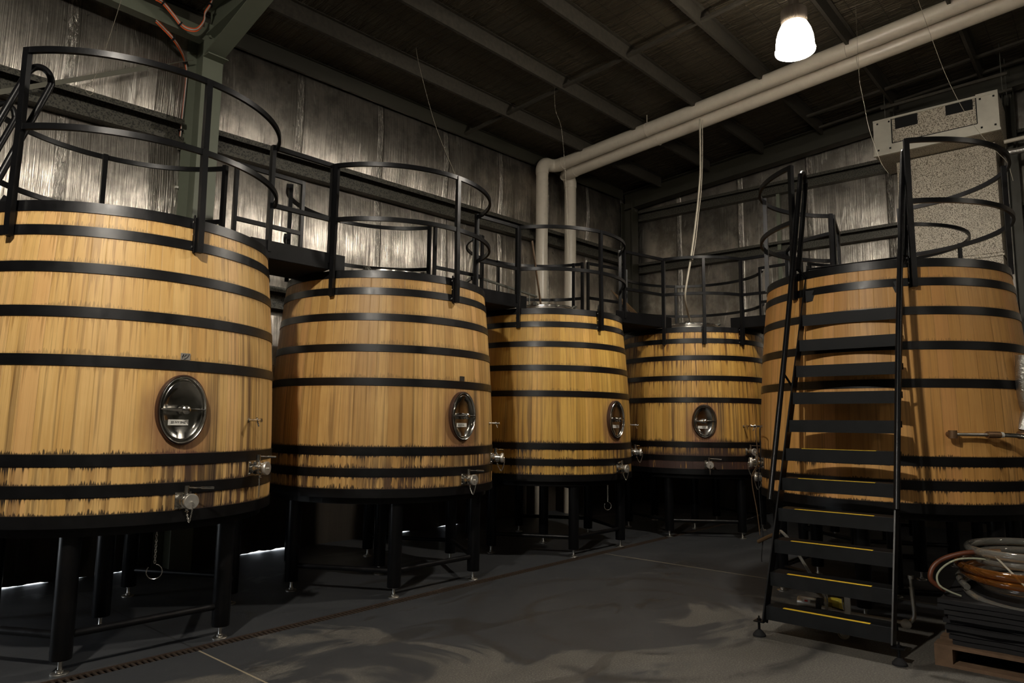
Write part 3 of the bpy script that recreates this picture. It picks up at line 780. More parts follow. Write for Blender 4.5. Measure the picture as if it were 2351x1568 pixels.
def vat(x, y, label, mat_args, front, legrot, arcs, posts, mway, lev=1, badge_k=None, ring=False, flip_first=False, topz=True, extras=True):
    NZ = 'n' if topz else 's'
    v = thing('fermentation_vat', label, 'wine vat', (x,y,0), 0, 'oak vats in the cellar')
    um = ((front % 360)/360.0) if mway is not None else None
    me = body_mesh(woodmat(*mat_args, ))
    b = put('stave_body', me, v)
    for i, (z0, z1) in enumerate(HOOPS):
        def f():
            m_ = MB(); zm = (z0+z1)/2
            m_.lathe([(vr(z0)-.008,z0),(vr(z0),z0),(vr(z1),z1),(vr(z1)-.008,z1)], 180)
            return mesh_of(m_, M['hoop'])
        h = put('hoop', cached('hoop%d' % i, f), v, Matrix.Rotation(rad(front+40*i),4,'Z'))
    def f():
        m_ = MB(); m_.lathe([(vr(ZT)-.05,2.76),(vr(ZT)-.05,2.785),(.40,2.80),(0,2.80),(0,2.76),(vr(ZT)-.05,2.76)], 96); return mesh_of(m_, M['palletwood'])
    put('head', cached('head', f), v)
    def f():
        m_ = MB(); e = -.015 if topz else -.17; m_.lathe([(.0,2.80),(.375,2.80),(.375,2.985+e),(.39,2.99+e),(.39,3.003+e),(.0,3.01+e)], 64); return mesh_of(m_, M['steel_dull'])
    hn = put('hatch_neck', cached('hneck'+NZ, f), v)
    def f():
        m_ = MB(); m_.lathe([(.392,3.00),(.402,3.006),(.402,3.022),(.392,3.03),(.33,3.034),(.12,3.046),(0,3.048)], 64)
        return mesh_of(m_, M['steel'])
    hl = put('hatch_lid', cached('hlid', f), v, Matrix.Translation((0,0,-.015 if topz else -.17)))
    def f():
        m_ = MB(); m_.tube([(.40,-.04,3.02),(.43,-.03,3.045),(.43,.03,3.045),(.40,.04,3.02)], .005, 6); m_.box(.385,.43,-.012,.012,3.018,3.052)
        return mesh_of(m_, M['galv'])
    for k in range(4): put('lid_clamp', cached('hcl', f), hl, Matrix.Rotation(rad(20+90*k),4,'Z'))
    # steel cradle
    def f():
        m_ = MB()
        m_.lathe([(1.03,.80),(1.05,.80),(1.05,.8576),(.90,.8576),(.90,.80)], 96, closed=True)
        for k in range(6):
            a = rad(60*k-61); b_ = rad(60*k-61+180)
            if k < 3: m_.bar((.96*cos(a),.96*sin(a),.81),(.96*cos(b_),.96*sin(b_),.81), .08, .09)
        return mesh_of(m_, M['black'], False)
    put('base_frame', cached('base', f), v, Matrix.Rotation(rad(legrot+61),4,'Z'))
    for k in range(6): leg(v, legrot+60*k, .97)
    leg(v, 0, 0)
    def f(): return mesh_of(MB().tube([(.97*cos(rad(-61)),.97*sin(rad(-61)),.22),(.97*cos(rad(-1)),.97*sin(rad(-1)),.22)], .024, 12), M['black'])
    for k in (0,1,4,5): put('stretcher', cached('str', f), v, Matrix.Rotation(rad(legrot+61+60*k),4,'Z'))
    if mway is not None: manway(v, front, mway)
    valve(v, front+2, .992, lev); valve(v, front+32, 1.165, 1 if not flip_first else -1, mway == 1)
    tap(v, front+29, 1.505)
    if badge_k is not None: badge(v, front+.5, 1.912, badge_k)
    if ring:
        m_ = chain_mesh([(1.04*cos(rad(front-4)),1.04*sin(rad(front-4)),.80),(1.04*cos(rad(front-4)),1.04*sin(rad(front-4)),.70),(1.04*cos(rad(front-4)),1.04*sin(rad(front-4)),.60)], .016)
        m_.build('hanging_chain', M['steel_dull'], v)
        c = Vector((1.04*cos(rad(front-4)),1.04*sin(rad(front-4)),.555)); tn = Vector((-sin(rad(front-30)),cos(rad(front-30)),0))
        m_ = MB(); m_.tube([c+tn*(.045*sin(q))+Vector((0,0,.045*cos(q))) for q in [.2+i*5.2/24 for i in range(25)]], .003, 6)
        m_.build('hanging_ring', M['steel'], v)
    guard(v, arcs, posts)
    return v

WA = (.64,.43,.185); WB = (.52,.32,.115)
UM = lambda f: (f % 360)/360.0
V1 = vat(-.86,-1.90, 'pale oak vat at far left with a white label on its oval door', ('pale_oak_staves', (.78,.51,.20), (.68,.42,.14), .9, UM(-90.5), 1, .6, .5, (.30,.15,.04), .3), -90.5, -61,
         [(-148,-18),(25,152)], [(-148,0),(-87,0),(-18,1),(84,1),(25,1),(152,1)], 1, 1, True, True)
V2 = vat(1.67,-1.90, 'brown oak vat second in the row from the left, shadow down its left side', ('brown_oak_staves', (.72,.455,.165), (.49,.285,.09), 1.15, UM(-89), 2, .6, .3), -89, -61,
         [(-157,-20),(24,156)], [(-157,0),(-92,0),(-20,1),(24,1),(156,1)], 2, 1, False)
V3 = vat(4.27,-1.94, 'golden oak vat third in the row, in front of the two upright cream pipes', ('golden_oak_staves', (.73,.455,.11), (.53,.305,.06), 1.0, UM(-91.5), 3, .8, .3), -91.5, -61,
         [(-159,-43),(6,156)], [(-159,0),(-102,0),(-43,1),(6,1),(14,1),(156,1),(80,1)], 3, -1, None, True)
V4 = vat(6.84,-2.76, 'dark-streaked oak vat at the far end, its oval door facing the aisle', ('streaked_oak_staves', (.66,.40,.10), (.48,.265,.055), 2.2, UM(-146), 4, 1.0, .85, (.09,.035,.012), .75), -146, -114,
         [(-174,-113),(-67,138)], [(-174,0),(-144,0),(-113,0),(-67,1),(138,1),(40,1)], 4, 1, None)
V5 = vat(4.27,-5.97, 'orange-brown oak vat at right behind the tall black ladder', ('orange_oak_staves', (.80,.445,.15), (.66,.35,.10), .6, None, 5, .4, .15, (.3,.15,.045), .3), 90, 119,
         [(-154.5,-3),(39,152.7)], [(-154.5,0),(-3,1),(39,1),(152.7,0),(100,1),(-75,1)], None, -1, None, topz=False)
V6 = vat(6.85,-5.33, 'oak vat in the back row hidden behind the laddered vat, only its rails showing', ('hidden_oak_staves', (.47,.28,.11), (.38,.21,.07), 1.0, None, 6, .4, .4), 146, 114,
         [(-146,66),(114,168)], [(-146,1),(66,1),(114,1),(168,1),(-60,1)], None, 1, None)

# ------------------------------------------------------------------ walkway bridges between vats
def bridge(label, a0, a1, b0, b1):
    """a = front edge (two points), b = rear edge; deck between"""
    c = (Vector(a0)+Vector(a1)+Vector(b0)+Vector(b1))/4
    t = thing('walkway_bridge', label, 'walkway', (c.x,c.y,2.86), 0, 'walkway bridges between vats')
    L = lambda p, z: Vector((p[0]-c.x, p[1]-c.y, z-2.86))
    m_ = MB(); 
    q = [L(a0,2.862),L(a1,2.862),L(b1,2.862),L(b0,2.862)]; q2 = [p+Vector((0,0,.03)) for p in q]
    m_.add(q+q2, [(0,1,2,3),(7,6,5,4),(0,4,5,1),(1,5,6,2),(2,6,7,3),(3,7,4,0)]); m_.build('deck', M['rubber'], t, False)
    for k, (p, r) in enumerate(((a0,a1),(b0,b1))):
        d = (Vector(r)-Vector(p)).normalized(); e = .16
        p_ = (p[0]-d.x*e, p[1]-d.y*e); r_ = (r[0]+d.x*e, r[1]+d.y*e)
        MB().bar(L(p_,2.94), L(r_,2.94), .012, .15).build('side_plate', M['black'], t, False)
        MB().bar(L(p,3.835), L(r,3.835), .03, .038).build('hand_rail', M['black'], t, False)
        MB().bar(L(p,3.325), L(r,3.325), .03, .038).build('mid_rail', M['black'], t, False)
        for w in (p, r): MB().bar(L(w,2.92), L(w,3.85), .034, .034, (0,1,0)).build('rail_post', M['black'], t, False)
    return t
def P(v, a, R=RR): return (v.location.x+R*cos(rad(a)), v.location.y+R*sin(rad(a)))
def off(p, dx, dy): return (p[0]+dx, p[1]+dy)
bridge('black steel bridge deck and rails joining the far left vat to the brown vat', (.10,-2.25),(.68,-2.28),(.09,-1.64),(.77,-1.65))
bridge('black steel bridge deck and rails joining the brown vat to the golden vat', (2.62,-2.25),(3.26,-2.31),(2.58,-1.61),(3.32,-1.68))
bridge('black steel bridge deck and rails joining the golden vat to the dark-streaked vat', (5.06,-2.68),(5.79,-2.86),(5.33,-1.90),(6.02,-2.08))
bridge('black steel bridge deck and rails right of the dark-streaked vat', (6.44,-3.72),(6.44,-4.36),(7.15,-3.72),(7.10,-4.34))
bridge('black steel bridge deck and rails behind the ladder vat', (5.32,-5.95),(5.98,-5.88),(5.12,-5.34),(5.83,-5.19))

# ------------------------------------------------------------------ ladders
def ladder(ox, oy, label):
    t = thing('access_ladder', label, 'ladder', (ox, oy, 0), 0, 'vat ladders')
    # local: x forward (up the ladder), y left ; foot line at x=0
    X = lambda z: .02+.405*z
    W0, W1 = .42, .37
    def hw(z): return W0+(W1-W0)*z/2.9
    for sgn in (-1,1):
        pts = [(X(.1), sgn*hw(.1), .1), (X(2.90), sgn*hw(2.9), 2.90)]
        MB().sweep(pts, [(-.005,-.05),(.005,-.05),(.005,.05),(-.005,.05)], (-1,0,.4)).build('stringer', M['black'], t, False)
        m_ = MB(); y = sgn*hw(.1)
        m_.box(X(.1)-.05, X(.1)+.03, y-.004+sgn*.03-.035, y+sgn*.03+.035, .10, .108)
        m_.lathe([(0,.108),(.014,.108),(.014,.124),(.006,.126),(.006,.14),(0,.14)], 8, 'z', (X(.1)-.02, y+sgn*.035, 0))
        m_.lathe([(0,.045),(.009,.045),(.009,.1),(0,.1)], 10, 'z', (X(.1)-.02, y+sgn*.035, 0))
        fb = m_.build('foot_bracket', M['black'], t, False)
        m_ = MB(); m_.lathe([(0,0),(.045,0),(.045,.012),(.030,.030),(.014,.045),(0,.045)], 20, 'z', (X(.1)-.02, y+sgn*.035, 0)); m_.build('rubber_foot', M['rubber'], fb)
    zs = [.21+.2245*i for i in range(12)]
    for z in zs:
        w = hw(z)-.006; x = X(z)-.035
        m_ = MB(); m_.sweep([(x+.0,-w,z),(x+.0,w,z)], [(0,0),(0,-.095),(.004,-.095),(.004,-.004),(.17,-.004),(.17,-.05),(.174,-.05),(.174,0)])
        m_.v = [(p[0], p[1], p[2]) for p in m_.v]
        tr = m_.build('tread', M['tread'], t, False)
        if z < 1.4:
            MB().box(x+.004, x+.034, -w+.05 if False else -w+.13, w-.12, z+.0005, z+.003).build('grip_tape', M['yellow'], tr, False)
    x = X(2.9)-.02
    m_ = MB(); m_.box(x, x+.42, -hw(2.9), hw(2.9), 2.885, 2.895); m_.box(x, x+.008, -hw(2.9)-.01, hw(2.9)+.01, 2.80, 2.90)
    m_.box(x, x+.5, -hw(2.9)-.01, -hw(2.9)-.002, 2.80, 2.9); m_.box(x, x+.5, hw(2.9)+.002, hw(2.9)+.01, 2.80, 2.9)
    m_.build('top_platform', M['tread'], t, False)
    for sgn in (-1,1):
        y = sgn*(hw(2)+.03)
        path = [(.27,sgn*(hw(1)+.03),.95),(.74,y,2.36),(1.17,y,3.66)]
        path += [(1.20,y,3.75),(1.235,y,3.80),(1.28,y,3.815),(1.32,y,3.79),(1.335,y,3.74),(1.325,y,3.68)]
        path += [(1.20,y,3.30),(1.06,y,2.87)]
        MB().tube(smoothpts(path, 5), .0215, 14).build('handrail', M['black'], t)
        m_ = MB(); m_.tube([(.60,sgn*(hw(1.9)+.03),1.94),(.78,sgn*hw(1.8),1.80)], .009, 8); m_.tube([(1.06,y,2.87),(1.10,sgn*hw(2.8),2.80)], .012, 8)
        m_.build('rail_bracket', M['black'], t)
    return t
LX, LY = 2.22, -5.96
ladder(LX, LY, 'tall black step ladder with yellow-edged treads leaning up to the right-hand vat')
ladder(LX-5.13, -1.90, 'black ladder at far left, only its looped handrail tops showing')

# ------------------------------------------------------------------ pipes under the roof
def elbow(c, a, b, r, n=8):
    """quarter bend from c+a to c+b"""
    c = Vector(c); a = Vector(a); b = Vector(b)
    return [c+a+b-(a*sin(pi/2*i/n)*1.0+b*cos(pi/2*i/n)*1.0) if False else c + a*(1-sin(pi/2*i/n)) + b*(1-cos(pi/2*i/n)) for i in range(n+1)]
def cream(label, s0, s1, t0, zt, tb):
    t = thing('roof_pipe', label, 'pipe', (s0,-t0,0), 0, 'cream pipes')
    z = lambda tt: zt+.093*(tt-.6)
    R = .105; q = .17
    m_ = MB(); m_.tube([(0,0,.0),(0,0,z(.4)-.2)], R, 24); m_.build('upright', M['pvc'], t)
    d = 1 if s1 > s0 else -1
    m_ = MB(); zz = z(.4)
    p = [(0,0,zz-.22)]+[(0,0,zz-.16)]+[(d*.16*(1-cos(pi/2*i/8)),0,zz-.16+.16*sin(pi/2*i/8)) for i in range(1,9)]
    m_.tube(p, R+.008, 24)
    m_.build('lower_elbow', M['pvc'], t)
    m_ = MB(); x1 = s1-s0
    p = [(d*.15,0,zz),(x1-d*.14,0,zz)]+[(x1-d*.14+d*.14*sin(pi/2*i/8),-.14*(1-cos(pi/2*i/8)),zz) for i in range(1,9)]+[(x1,-.25,zz+.01)]
    m_.tube(p, R+.008, 24); m_.build('upper_elbow', M['pvc'], t)
    m_ = MB(); m_.tube([(x1,-.2,zz+.005),(x1,-10.5,zz+.093*10.3)], R, 28); m_.build('run', M['pvc'], t)
    m_ = MB()
    for yy in (-1.9,-4.9,-7.9):
        m_.tube([(x1,yy,zz+.093*(-yy)+.05),(x1,yy,zroof(s1,-yy+t0)-.0)], .006, 6)
        k = zz+.093*(-yy-.2)
        m_.tube([(x1+(R+.004)*cos(a_*pi/10),yy,k+(R+.004)*sin(a_*pi/10)) for a_ in range(20)], .005, 5, closed=True)
    m_.build('hanger', M['pvc'], t)
cream('upper cream pipe of the pair, rising left of the other beside the wall', 6.26, 6.56, .30, 6.06, 0)
cream('lower cream pipe of the pair, its upright nearer the far corner', 6.98, 6.80, .38, 5.98, 0)

# ------------------------------------------------------------------ duct on end wall
t = thing('air_duct', 'speckled cream air duct on the end wall with a wide outlet box under the roof', 'duct', (9.2,-5.85,0))
def dbox(mb, s0, s1, t0, t1, z0, z1): mb.box(s0-9.2, s1-9.2, -t1+5.85, -t0+5.85, z0, z1)
mb = MB(); dbox(mb, 8.92, 9.48, 5.25, 6.52, 1.0, 5.62); mb.build('riser', M['speckle'], t, False)
mb = MB(); 
for z in (3.95,):
    dbox(mb, 8.90,9.50,5.23,6.54,z,z+.03); dbox(mb, 8.905,9.49,5.235,6.535,z+.05,z+.062)
# diagonal stiffening creases pressed in the sheet
def crease(a, b): mb.bar((8.917-9.2,-a[0]+5.85,a[1]),(8.917-9.2,-b[0]+5.85,b[1]), .012, .012, (1,0,0))
crease((5.27,5.35),(6.5,4.02)); crease((6.5,5.35),(5.27,4.02)); crease((5.27,3.9),(6.5,2.6)); crease((6.5,3.9),(5.27,2.6))
mb.build('stiffener', M['speckle'], t, False)
for z0, z1 in ((4.02,5.60),(2.4,3.93)):
    m_ = MB(); xf = 8.918-9.2; cs = [(xf,-5.27+5.85,z0),(xf,-6.5+5.85,z0),(xf,-6.5+5.85,z1),(xf,-5.27+5.85,z1),(xf-.05,-5.885+5.85,(z0+z1)/2)]
    m_.add(cs, [(0,1,4),(1,2,4),(2,3,4),(3,0,4)]); m_.build('pressed_panel', M['speckle'], t, False)
mb = MB(); dbox(mb, 8.50, 9.48, 5.04, 6.63, 5.64, 6.20)
mb.build('outlet_box', M['speckle'], t, False)
cm_ = basic('cream_sheet_metal', (.60,.57,.48), .5, .1, .15, 9)
mb = MB(); F = 8.49
dbox(mb, F, 8.505, 5.04, 5.29, 5.64, 6.20); dbox(mb, F, 8.505, 6.37, 6.63, 5.64, 6.22); dbox(mb, F, 8.505, 5.29, 6.37, 5.64, 5.79); dbox(mb, 8.48, 8.505, 5.04, 6.63, 6.17, 6.20)
dbox(mb, 8.46, 8.51, 5.03, 6.64, 5.625, 5.66)
mb.build('face_plate', cm_, t, False)
dk = basic('dark_opening', (.006,.006,.006), .9)
mb = MB(); dbox(mb, 8.487, 8.502, 5.34, 5.64, 6.00, 6.165); dbox(mb, 8.487, 8.502, 6.00, 6.33, 6.02, 6.165)
dbox(mb, 8.484, 8.50, 5.285, 5.297, 5.79, 6.17); dbox(mb, 8.484, 8.50, 6.365, 6.377, 5.79, 6.17); dbox(mb, 8.484, 8.50, 5.29, 6.37, 5.784, 5.794)
for tt in (5.10,5.26,6.42,6.58):
    for zz in (5.72,6.14): dbox(mb, 8.483, 8.492, tt-.012, tt+.012, zz-.012, zz+.012)
mb.build('louvre_opening', dk, t, False)
# angle frame hung over the box
t = thing('suspended_rack', 'thin dark steel frame hung above the duct outlet box', 'hanger frame', (8.8,-5.9,6.4))
mb = MB()
for s in (8.55, 9.15): MB().bar((s-8.8,.75,0),(s-8.8,-.85,.04), .04, .04).build('angle_bar', M['purlin'], t, False)
for s in (8.55, 9.15):
    for y in (.7,-.78): MB().tube([(s-8.8,y,-.19),(s-8.8,y,zroof(s,5.9-y)-6.4)], .006, 6).build('drop_rod', M['galv'], t)
# cables & small pipes right of the duct box
mb = MB(); mb.tube([(9.0,-6.62,5.62),(9.0,-7.6,5.64)], .03, 10)
tag(mb.build('conduit', M['pvc'], None), 'short cream conduit beside the duct outlet box', 'pipe')
mb = MB(); mb.tube([(8.9,-6.66,5.42),(8.9,-7.35,5.40),(9.0,-7.5,5.40),(9.54,-7.5,5.40)], .045, 12)
tag(mb.build('wrapped_pipe', M['foilpipe'], None), 'foil-wrapped pipe stub at right edge below the duct box', 'pipe')
mb = MB(); mb.lathe([(0,0),(.03,0),(.03,-.02),(.018,-.02),(.018,-.01),(0,-.01)], 16, 'x', (9.53,-6.95,3.75))
tag(mb.build('wall_grommet', M['rubber'], None), 'small black ring fixed to the foil right of the duct', 'fitting')
# small wall column strips
mb = MB(); mb.box(9.44,9.5,-3.24,-3.18,3.0,5.7)
tag(mb.build('wall_strip', M['green'], None, False), 'thin pale vertical strip on the end wall left of the ladder tops', 'wall strip')

# ------------------------------------------------------------------ hoses, cables, strings
mb = MB(); mb.tube(smoothpts([(6.36,-3.2,6.02),(6.35,-3.2,5.5),(6.33,-3.2,5.17),(6.26,-3.2,4.82),(6.19,-3.2,4.54),(6.07,-3.2,4.13),(5.96,-3.2,3.79),(5.86,-3.2,3.53),(5.88,-3.15,3.28),(6.15,-3.05,3.12),(6.5,-2.9,3.09),(6.62,-2.85,3.05)], 6), .014, 10)
mb.tube(smoothpts([(6.40,-3.22,6.02),(6.38,-3.22,5.5),(6.35,-3.22,5.17),(6.29,-3.22,4.82),(6.21,-3.22,4.54),(6.10,-3.22,4.13),(5.98,-3.22,3.79)], 6), .006, 6)
tag(mb.build('hanging_hose', M['hosegrey'], None), 'pale hose hanging from the roof pipes onto the lid of the dark-streaked vat', 'hose')
def string(label, pts, r=.004, mat='wire'):
    r *= .6
    m_ = MB(); m_.tube(smoothpts(pts, 6), r, 5); tag(m_.build('string_line', M[mat], None), label, 'string', 'thin lines from the roof')
string('thin wire from the roof with a looped end by the diagonal brace', [(-.70,-1,6.05),(-.72,-1,5.7),(-.77,-1,5.27),(-.91,-1,4.53),(-.98,-1,4.38),(-.99,-1,4.33),(-.95,-1,4.30),(-.92,-1,4.36),(-.97,-1,4.38)])
string('thin cable running from the roof down to the brown vat rail', [(2.55,-1.2,6.20),(2.63,-1.2,5.94),(2.92,-1.2,5.29),(3.28,-1.2,4.76),(3.35,-1.2,4.59),(3.34,-1.2,4.3),(3.33,-1.2,4.06)], .005)
string('thin string hanging over the golden vat in front of the cream pipe', [(4.38,-2,6.3),(4.40,-2,5.83),(4.55,-2,5.56),(4.66,-2,4.71),(4.71,-2,3.74)], .003)
string('thin wire crossing the duct outlet box from the roof', [(5.741, -5.527, 6.699), (5.741, -5.527, 5.723), (5.772, -5.53, 5.542), (5.819, -5.548, 5.336), (5.878, -5.569, 5.078), (5.949, -5.609, 4.847), (6.023, -5.657, 4.641), (6.089, -5.712, 4.523)], .003)
# long wire lower right of lamp : from roof (2108,0) to (2320,350)
import mathutils
string('long pale wire falling across the pipes and duct box at upper right', [(5.794, -6.173, 6.399), (5.943, -6.264, 5.953), (6.101, -6.366, 5.507), (6.289, -6.508, 5.087), (6.485, -6.676, 4.766), (6.635, -6.814, 4.569), (6.689, -6.849, 4.42), (6.709, -6.859, 4.346)], .0045)
def cable(name, label, pts, mat, n=3, r=.007, sp=.016):
    t = thing(name, label, 'cable', pts[0]); o = Vector(pts[0])
    for i in range(n):
        d = Vector((0,-.008*(i % 2),sp*(i-(n-1)/2)))
        MB().tube(smoothpts([Vector(p)-o+d for p in pts], 6), r, 6).build('cable_strand', M[mat[i]], t)
    for k in (1, 3, len(pts)-2):
        p = Vector(pts[k])-o; q = (Vector(pts[k+1])-Vector(pts[k-1])).normalized()*.007
        MB().tube([p-q, p+q], .029, 12).build('cable_tie', M['rubber'], t)
cable('cable_bundle', 'orange and white cables sagging under the roof to the column knee', [(-.34,-.62,5.66),(-.27,-.62,5.65),(-.15,-.6,5.58),(-.08,-.6,5.52),(-.01,-.6,5.50),(.08,-.6,5.53),(.13,-.6,5.60),(.16,-.6,5.68),(.16,-.6,5.75),(.21,-.6,5.87),(.24,-.6,5.98)], ['orange','white','orange'])
cable('cable_bundle', 'orange and white cables running down the left edge of the column', [(-.26,-.45,5.53),(-.05,-.36,5.47),(.12,-.2,5.44),(.20,-.10,5.40),(.225,-.10,5.30),(.222,-.10,5.06),(.215,-.10,4.86),(.207,-.10,4.62),(.20,-.10,4.47)], ['orange','white','orange'])
mb = MB(); mb.box(.205,.235,-.08,-.05,4.42,4.445)
mb.box(.205,.235,-.08,-.05,3.98,4.005)
tag(mb.build('cable_clip', basic('white_clip',(.8,.78,.7),.5), None, False), 'small white clips on the left edge of the column', 'clip')

# tool pole on the golden vat, sloping tube on the bridge, hose tangle
mb = MB(); mb.tube([(3.98,-1.95,3.02+.1),(3.80,-1.93,3.86)], .012, 8)
mb = MB(); mb.tube([(4.24,-1.90,3.05),(4.04,-1.90,3.90)], .013, 8)
tag(mb.build('wooden_pole', M['stick'], None), 'thin dark pole standing on the lid of the golden vat against the cream pipe', 'pole')
t = thing('plunging_tool', 'long sloping steel tube with pegs lying on the bridge beside the golden vat', 'cellar tool', (2.6,-2.05,2.9))
mb = MB(); a = Vector((3.329, -1.25, 3.459))-Vector((2.6,-2.05,2.9)); b = Vector((4.716, -1.44, 3.304))-Vector((2.6,-2.05,2.9))
mb.tube([a,b], .018, 8); mb.build('handle', M['galv'], t)
mb = MB()
for k in (.35,.48,.62,.78,.9):
    p = a.lerp(b,k); mb.tube([p,p+Vector((0,0,-.16))], .008, 6)
mb.build('peg', M['galv'], t)
t = thing('hose_bundle', 'dark tangle of hose and a wire guard on the bridge left of the dark-streaked vat', 'hose bundle', (5.6,-2.4,2.9))
mb = MB(); c0 = Vector((.12,-.05,.09))
mb.lathe([(0,.0),(.15,.01),(.17,.05),(.15,.12),(.06,.17),(0,.18)], 20, 'z', (.12,-.05,0)); mb.build('dark_drum', M['rubber'], t)
mb = MB(); mb.tube([(-.75,.02,.10),(-.2,.0,.13),(.0,-.02,.15)], .02, 10); mb.lathe([(0,0),(.03,0),(.03,.06),(0,.06)], 10, 'x', (0,-.02,.15)); mb.build('nozzle', M['steel_dull'], t)
mb = MB()
for k in range(6):
    mb.tube([(-.25+.07*k,.12,.50-.02*k),(.12+.07*k,-.12,.03)], .005, 5)
mb.build('wire_guard', M['stick'], t)
mb = MB(); mb.tube(smoothpts([(-.52,.1,.28),(-.58,.1,.2),(-.57,.1,.1),(-.50,.1,.03)],6), .02, 8); mb.build('hose_end', M['rubber'], t)

# ------------------------------------------------------------------ pump group behind the ladder foot
t = thing('transfer_pump', 'small stainless pump on a wheeled frame behind the ladder foot', 'pump', (2.80,-5.70,0))
def pl(*p): return (p[0]-2.80, -p[1]+5.70, p[2])
mb = MB(); mb.lathe([(0,-.07),(.043,-.07),(.045,-.065),(.045,.065),(.043,.07),(0,.07)], 24, 'y', pl(2.80,5.68,.165)); 
mo = mb.build('motor', M['steel_dull'], t)
mb = MB(); mb.lathe([(0,0),(.049,0),(.049,-.03),(0,-.03)], 24, 'y', pl(2.80,5.75,.165)); mb.build('motor_end_cap', M['rubber'], t)
mb = MB(); mb.box(-.050,-.042,-.01,.045,.174,.200); mb.M = Matrix.Identity(4); lb = mb.build('rating_plate', M['label'], mo, False)
mb = MB(); mb.box(-.052,-.050,.006,.030,.180,.194); mb.build('red_mark', basic('red_print',(.5,.02,.015),.5), lb, False)
mb = MB(); mb.tube([pl(2.77,5.80,.15),pl(2.77,5.99,.145),pl(2.77,6.34,.145)], .014, 12); mb.tube([pl(2.77,5.79,.15),pl(2.77,5.86,.148)], .017, 12)
mb.build('suction_pipe', M['satin'], t)
mb = MB(); mb.tube(smoothpts([pl(2.75,5.83,.15),pl(2.75,5.83,.22),pl(2.76,5.82,.27),pl(2.77,5.80,.305)],5), .0125, 12); mb.build('outlet_bend', M['clearhose'], t)
mb = MB(); mb.box(-.05,-.03,-.295,-.255,.11,.275); mb.build('switch_bracket', M['satin'], t, False)
mb = MB(); mb.tube([pl(2.74,5.955,.165),pl(2.74,5.945,.215),pl(2.74,5.945,.25)], .004, 6); mb.tube([pl(2.74,5.95,.165),pl(2.74,5.87,.175)], .005, 6); mb.build('valve_lever', M['steel'], t)
mb = MB(); mb.lathe([(0,-.012),(.022,-.012),(.034,-.008),(.034,.008),(.022,.012),(0,.012)], 24, 'x', pl(2.74,6.36,.145)); mb.build('union_nut', M['satin'], t)
mb = MB(); mb.tube(smoothpts([pl(2.76,6.375,.15),pl(2.76,6.405,.19),pl(2.76,6.41,.235)],5), .014, 10); mb.tube([pl(2.76,6.41,.235),pl(2.76,6.405,.33),pl(2.76,6.40,.40)], .0155, 12)
mb.tube([pl(2.76,6.40,.40),pl(2.76,6.398,.47)], .012, 10); mb.lathe([(0,0),(.02,0),(.02,.022),(0,.022)], 10, 'z', pl(2.76,6.40,.455)); mb.build('sight_tube', M['steel_dull'], t)
mb = MB(); mb.box(-.07,.07,-.30,.10,.075,.09); mb.box(-.02,.02,-.55,-.28,.08,.10); mb.box(-.215,.10,-.296,-.284,.04,.052); mb.build('frame_plate', M['black'], t, False)
for y in (-.29,):
    for x_ in (-.20,):
        mb = MB(); mb.lathe([(0,-.012),(.014,-.014),(.03,-.010),(.038,-.016),(.043,-.012),(.043,.012),(.038,.016),(.03,.010),(.014,.014),(0,.012)], 28, 'x', (x_,y,.043)); w = mb.build('wheel', basic('worn_caster_tyre',(.2,.15,.08),.6), t)
        mb = MB(); mb.lathe([(0,-.02),(.008,-.02),(.008,-.014),(0,-.014)], 8, 'x', (x_,y,.043)); mb.build('axle', M['steel'], w)
mb = MB(); mb.lathe([(0,-.012),(.043,-.012),(.043,.012),(0,.012)], 24, 'x', (.09,-.26,.043)); mb.build('wheel', M['rubber'], t)
mb = MB(); mb.tube([(.09,.07,.08),(.09,.07,.002)], .01, 8); mb.tube([(-.07,.07,.08),(-.07,.07,.002)], .01, 8); mb.build('stand', M['steel_dull'], t)
mb = MB(); mb.lathe([(0,0),(.055,0),(.062,.02),(.062,.09),(.05,.11),(.02,.115),(0,.115)], 8, 'z', (2.90,-5.845,.092)); 
tag(mb.build('yellow_canister', M['yellowplastic'], None, False), 'dirty yellow plastic canister beside the pump', 'canister')
mb = MB(); mb.tube(smoothpts([(3.05,-5.36,.615),(3.03,-5.40,.645),(3.0,-5.44,.632),(3.0,-5.48,.59),(3.0,-5.54,.50),(2.98,-5.65,.34),(2.92,-5.74,.26),(2.80,-5.80,.24)],6), .0125, 12)
tag(mb.build('clear_hose', M['clearhose'], None), 'short clear hose arching through the ladder down to the pump', 'hose')
mb = MB(); mb.tube([(3.27,-5.12,.50),(3.20,-5.24,.565),(3.10,-5.36,.62)], .016, 12)
tag(mb.build('brown_hose_end', M['stick'], None), 'dark brown hose end left of the ladder', 'hose')
mb = MB(); mb.tube(smoothpts([(3.62,-4.98,1.50),(3.36,-5.13,1.50),(3.31,-5.145,1.45),(3.3,-5.15,1.19),(3.3,-5.125,1.04),(3.3,-5.14,.66),(3.3,-5.15,.55),(3.28,-5.14,.38),(3.28,-5.14,.33)],6), .0045, 8)
tag(mb.build('sample_tube', M['rubber'], None), 'thin dark tube hanging down at the left of the ladder vat', 'tube')
mb = MB(); mb.tube(smoothpts([(3.36,-5.10,1.50),(3.33,-5.10,1.45),(3.32,-5.115,1.19),(3.31,-5.06,1.04),(3.31,-5.10,.75),(3.31,-5.12,.55)],6), .0045, 8)
tag(mb.build('sample_tube', M['stick'], None), 'thin brown tube beside the dark one left of the ladder vat', 'tube')

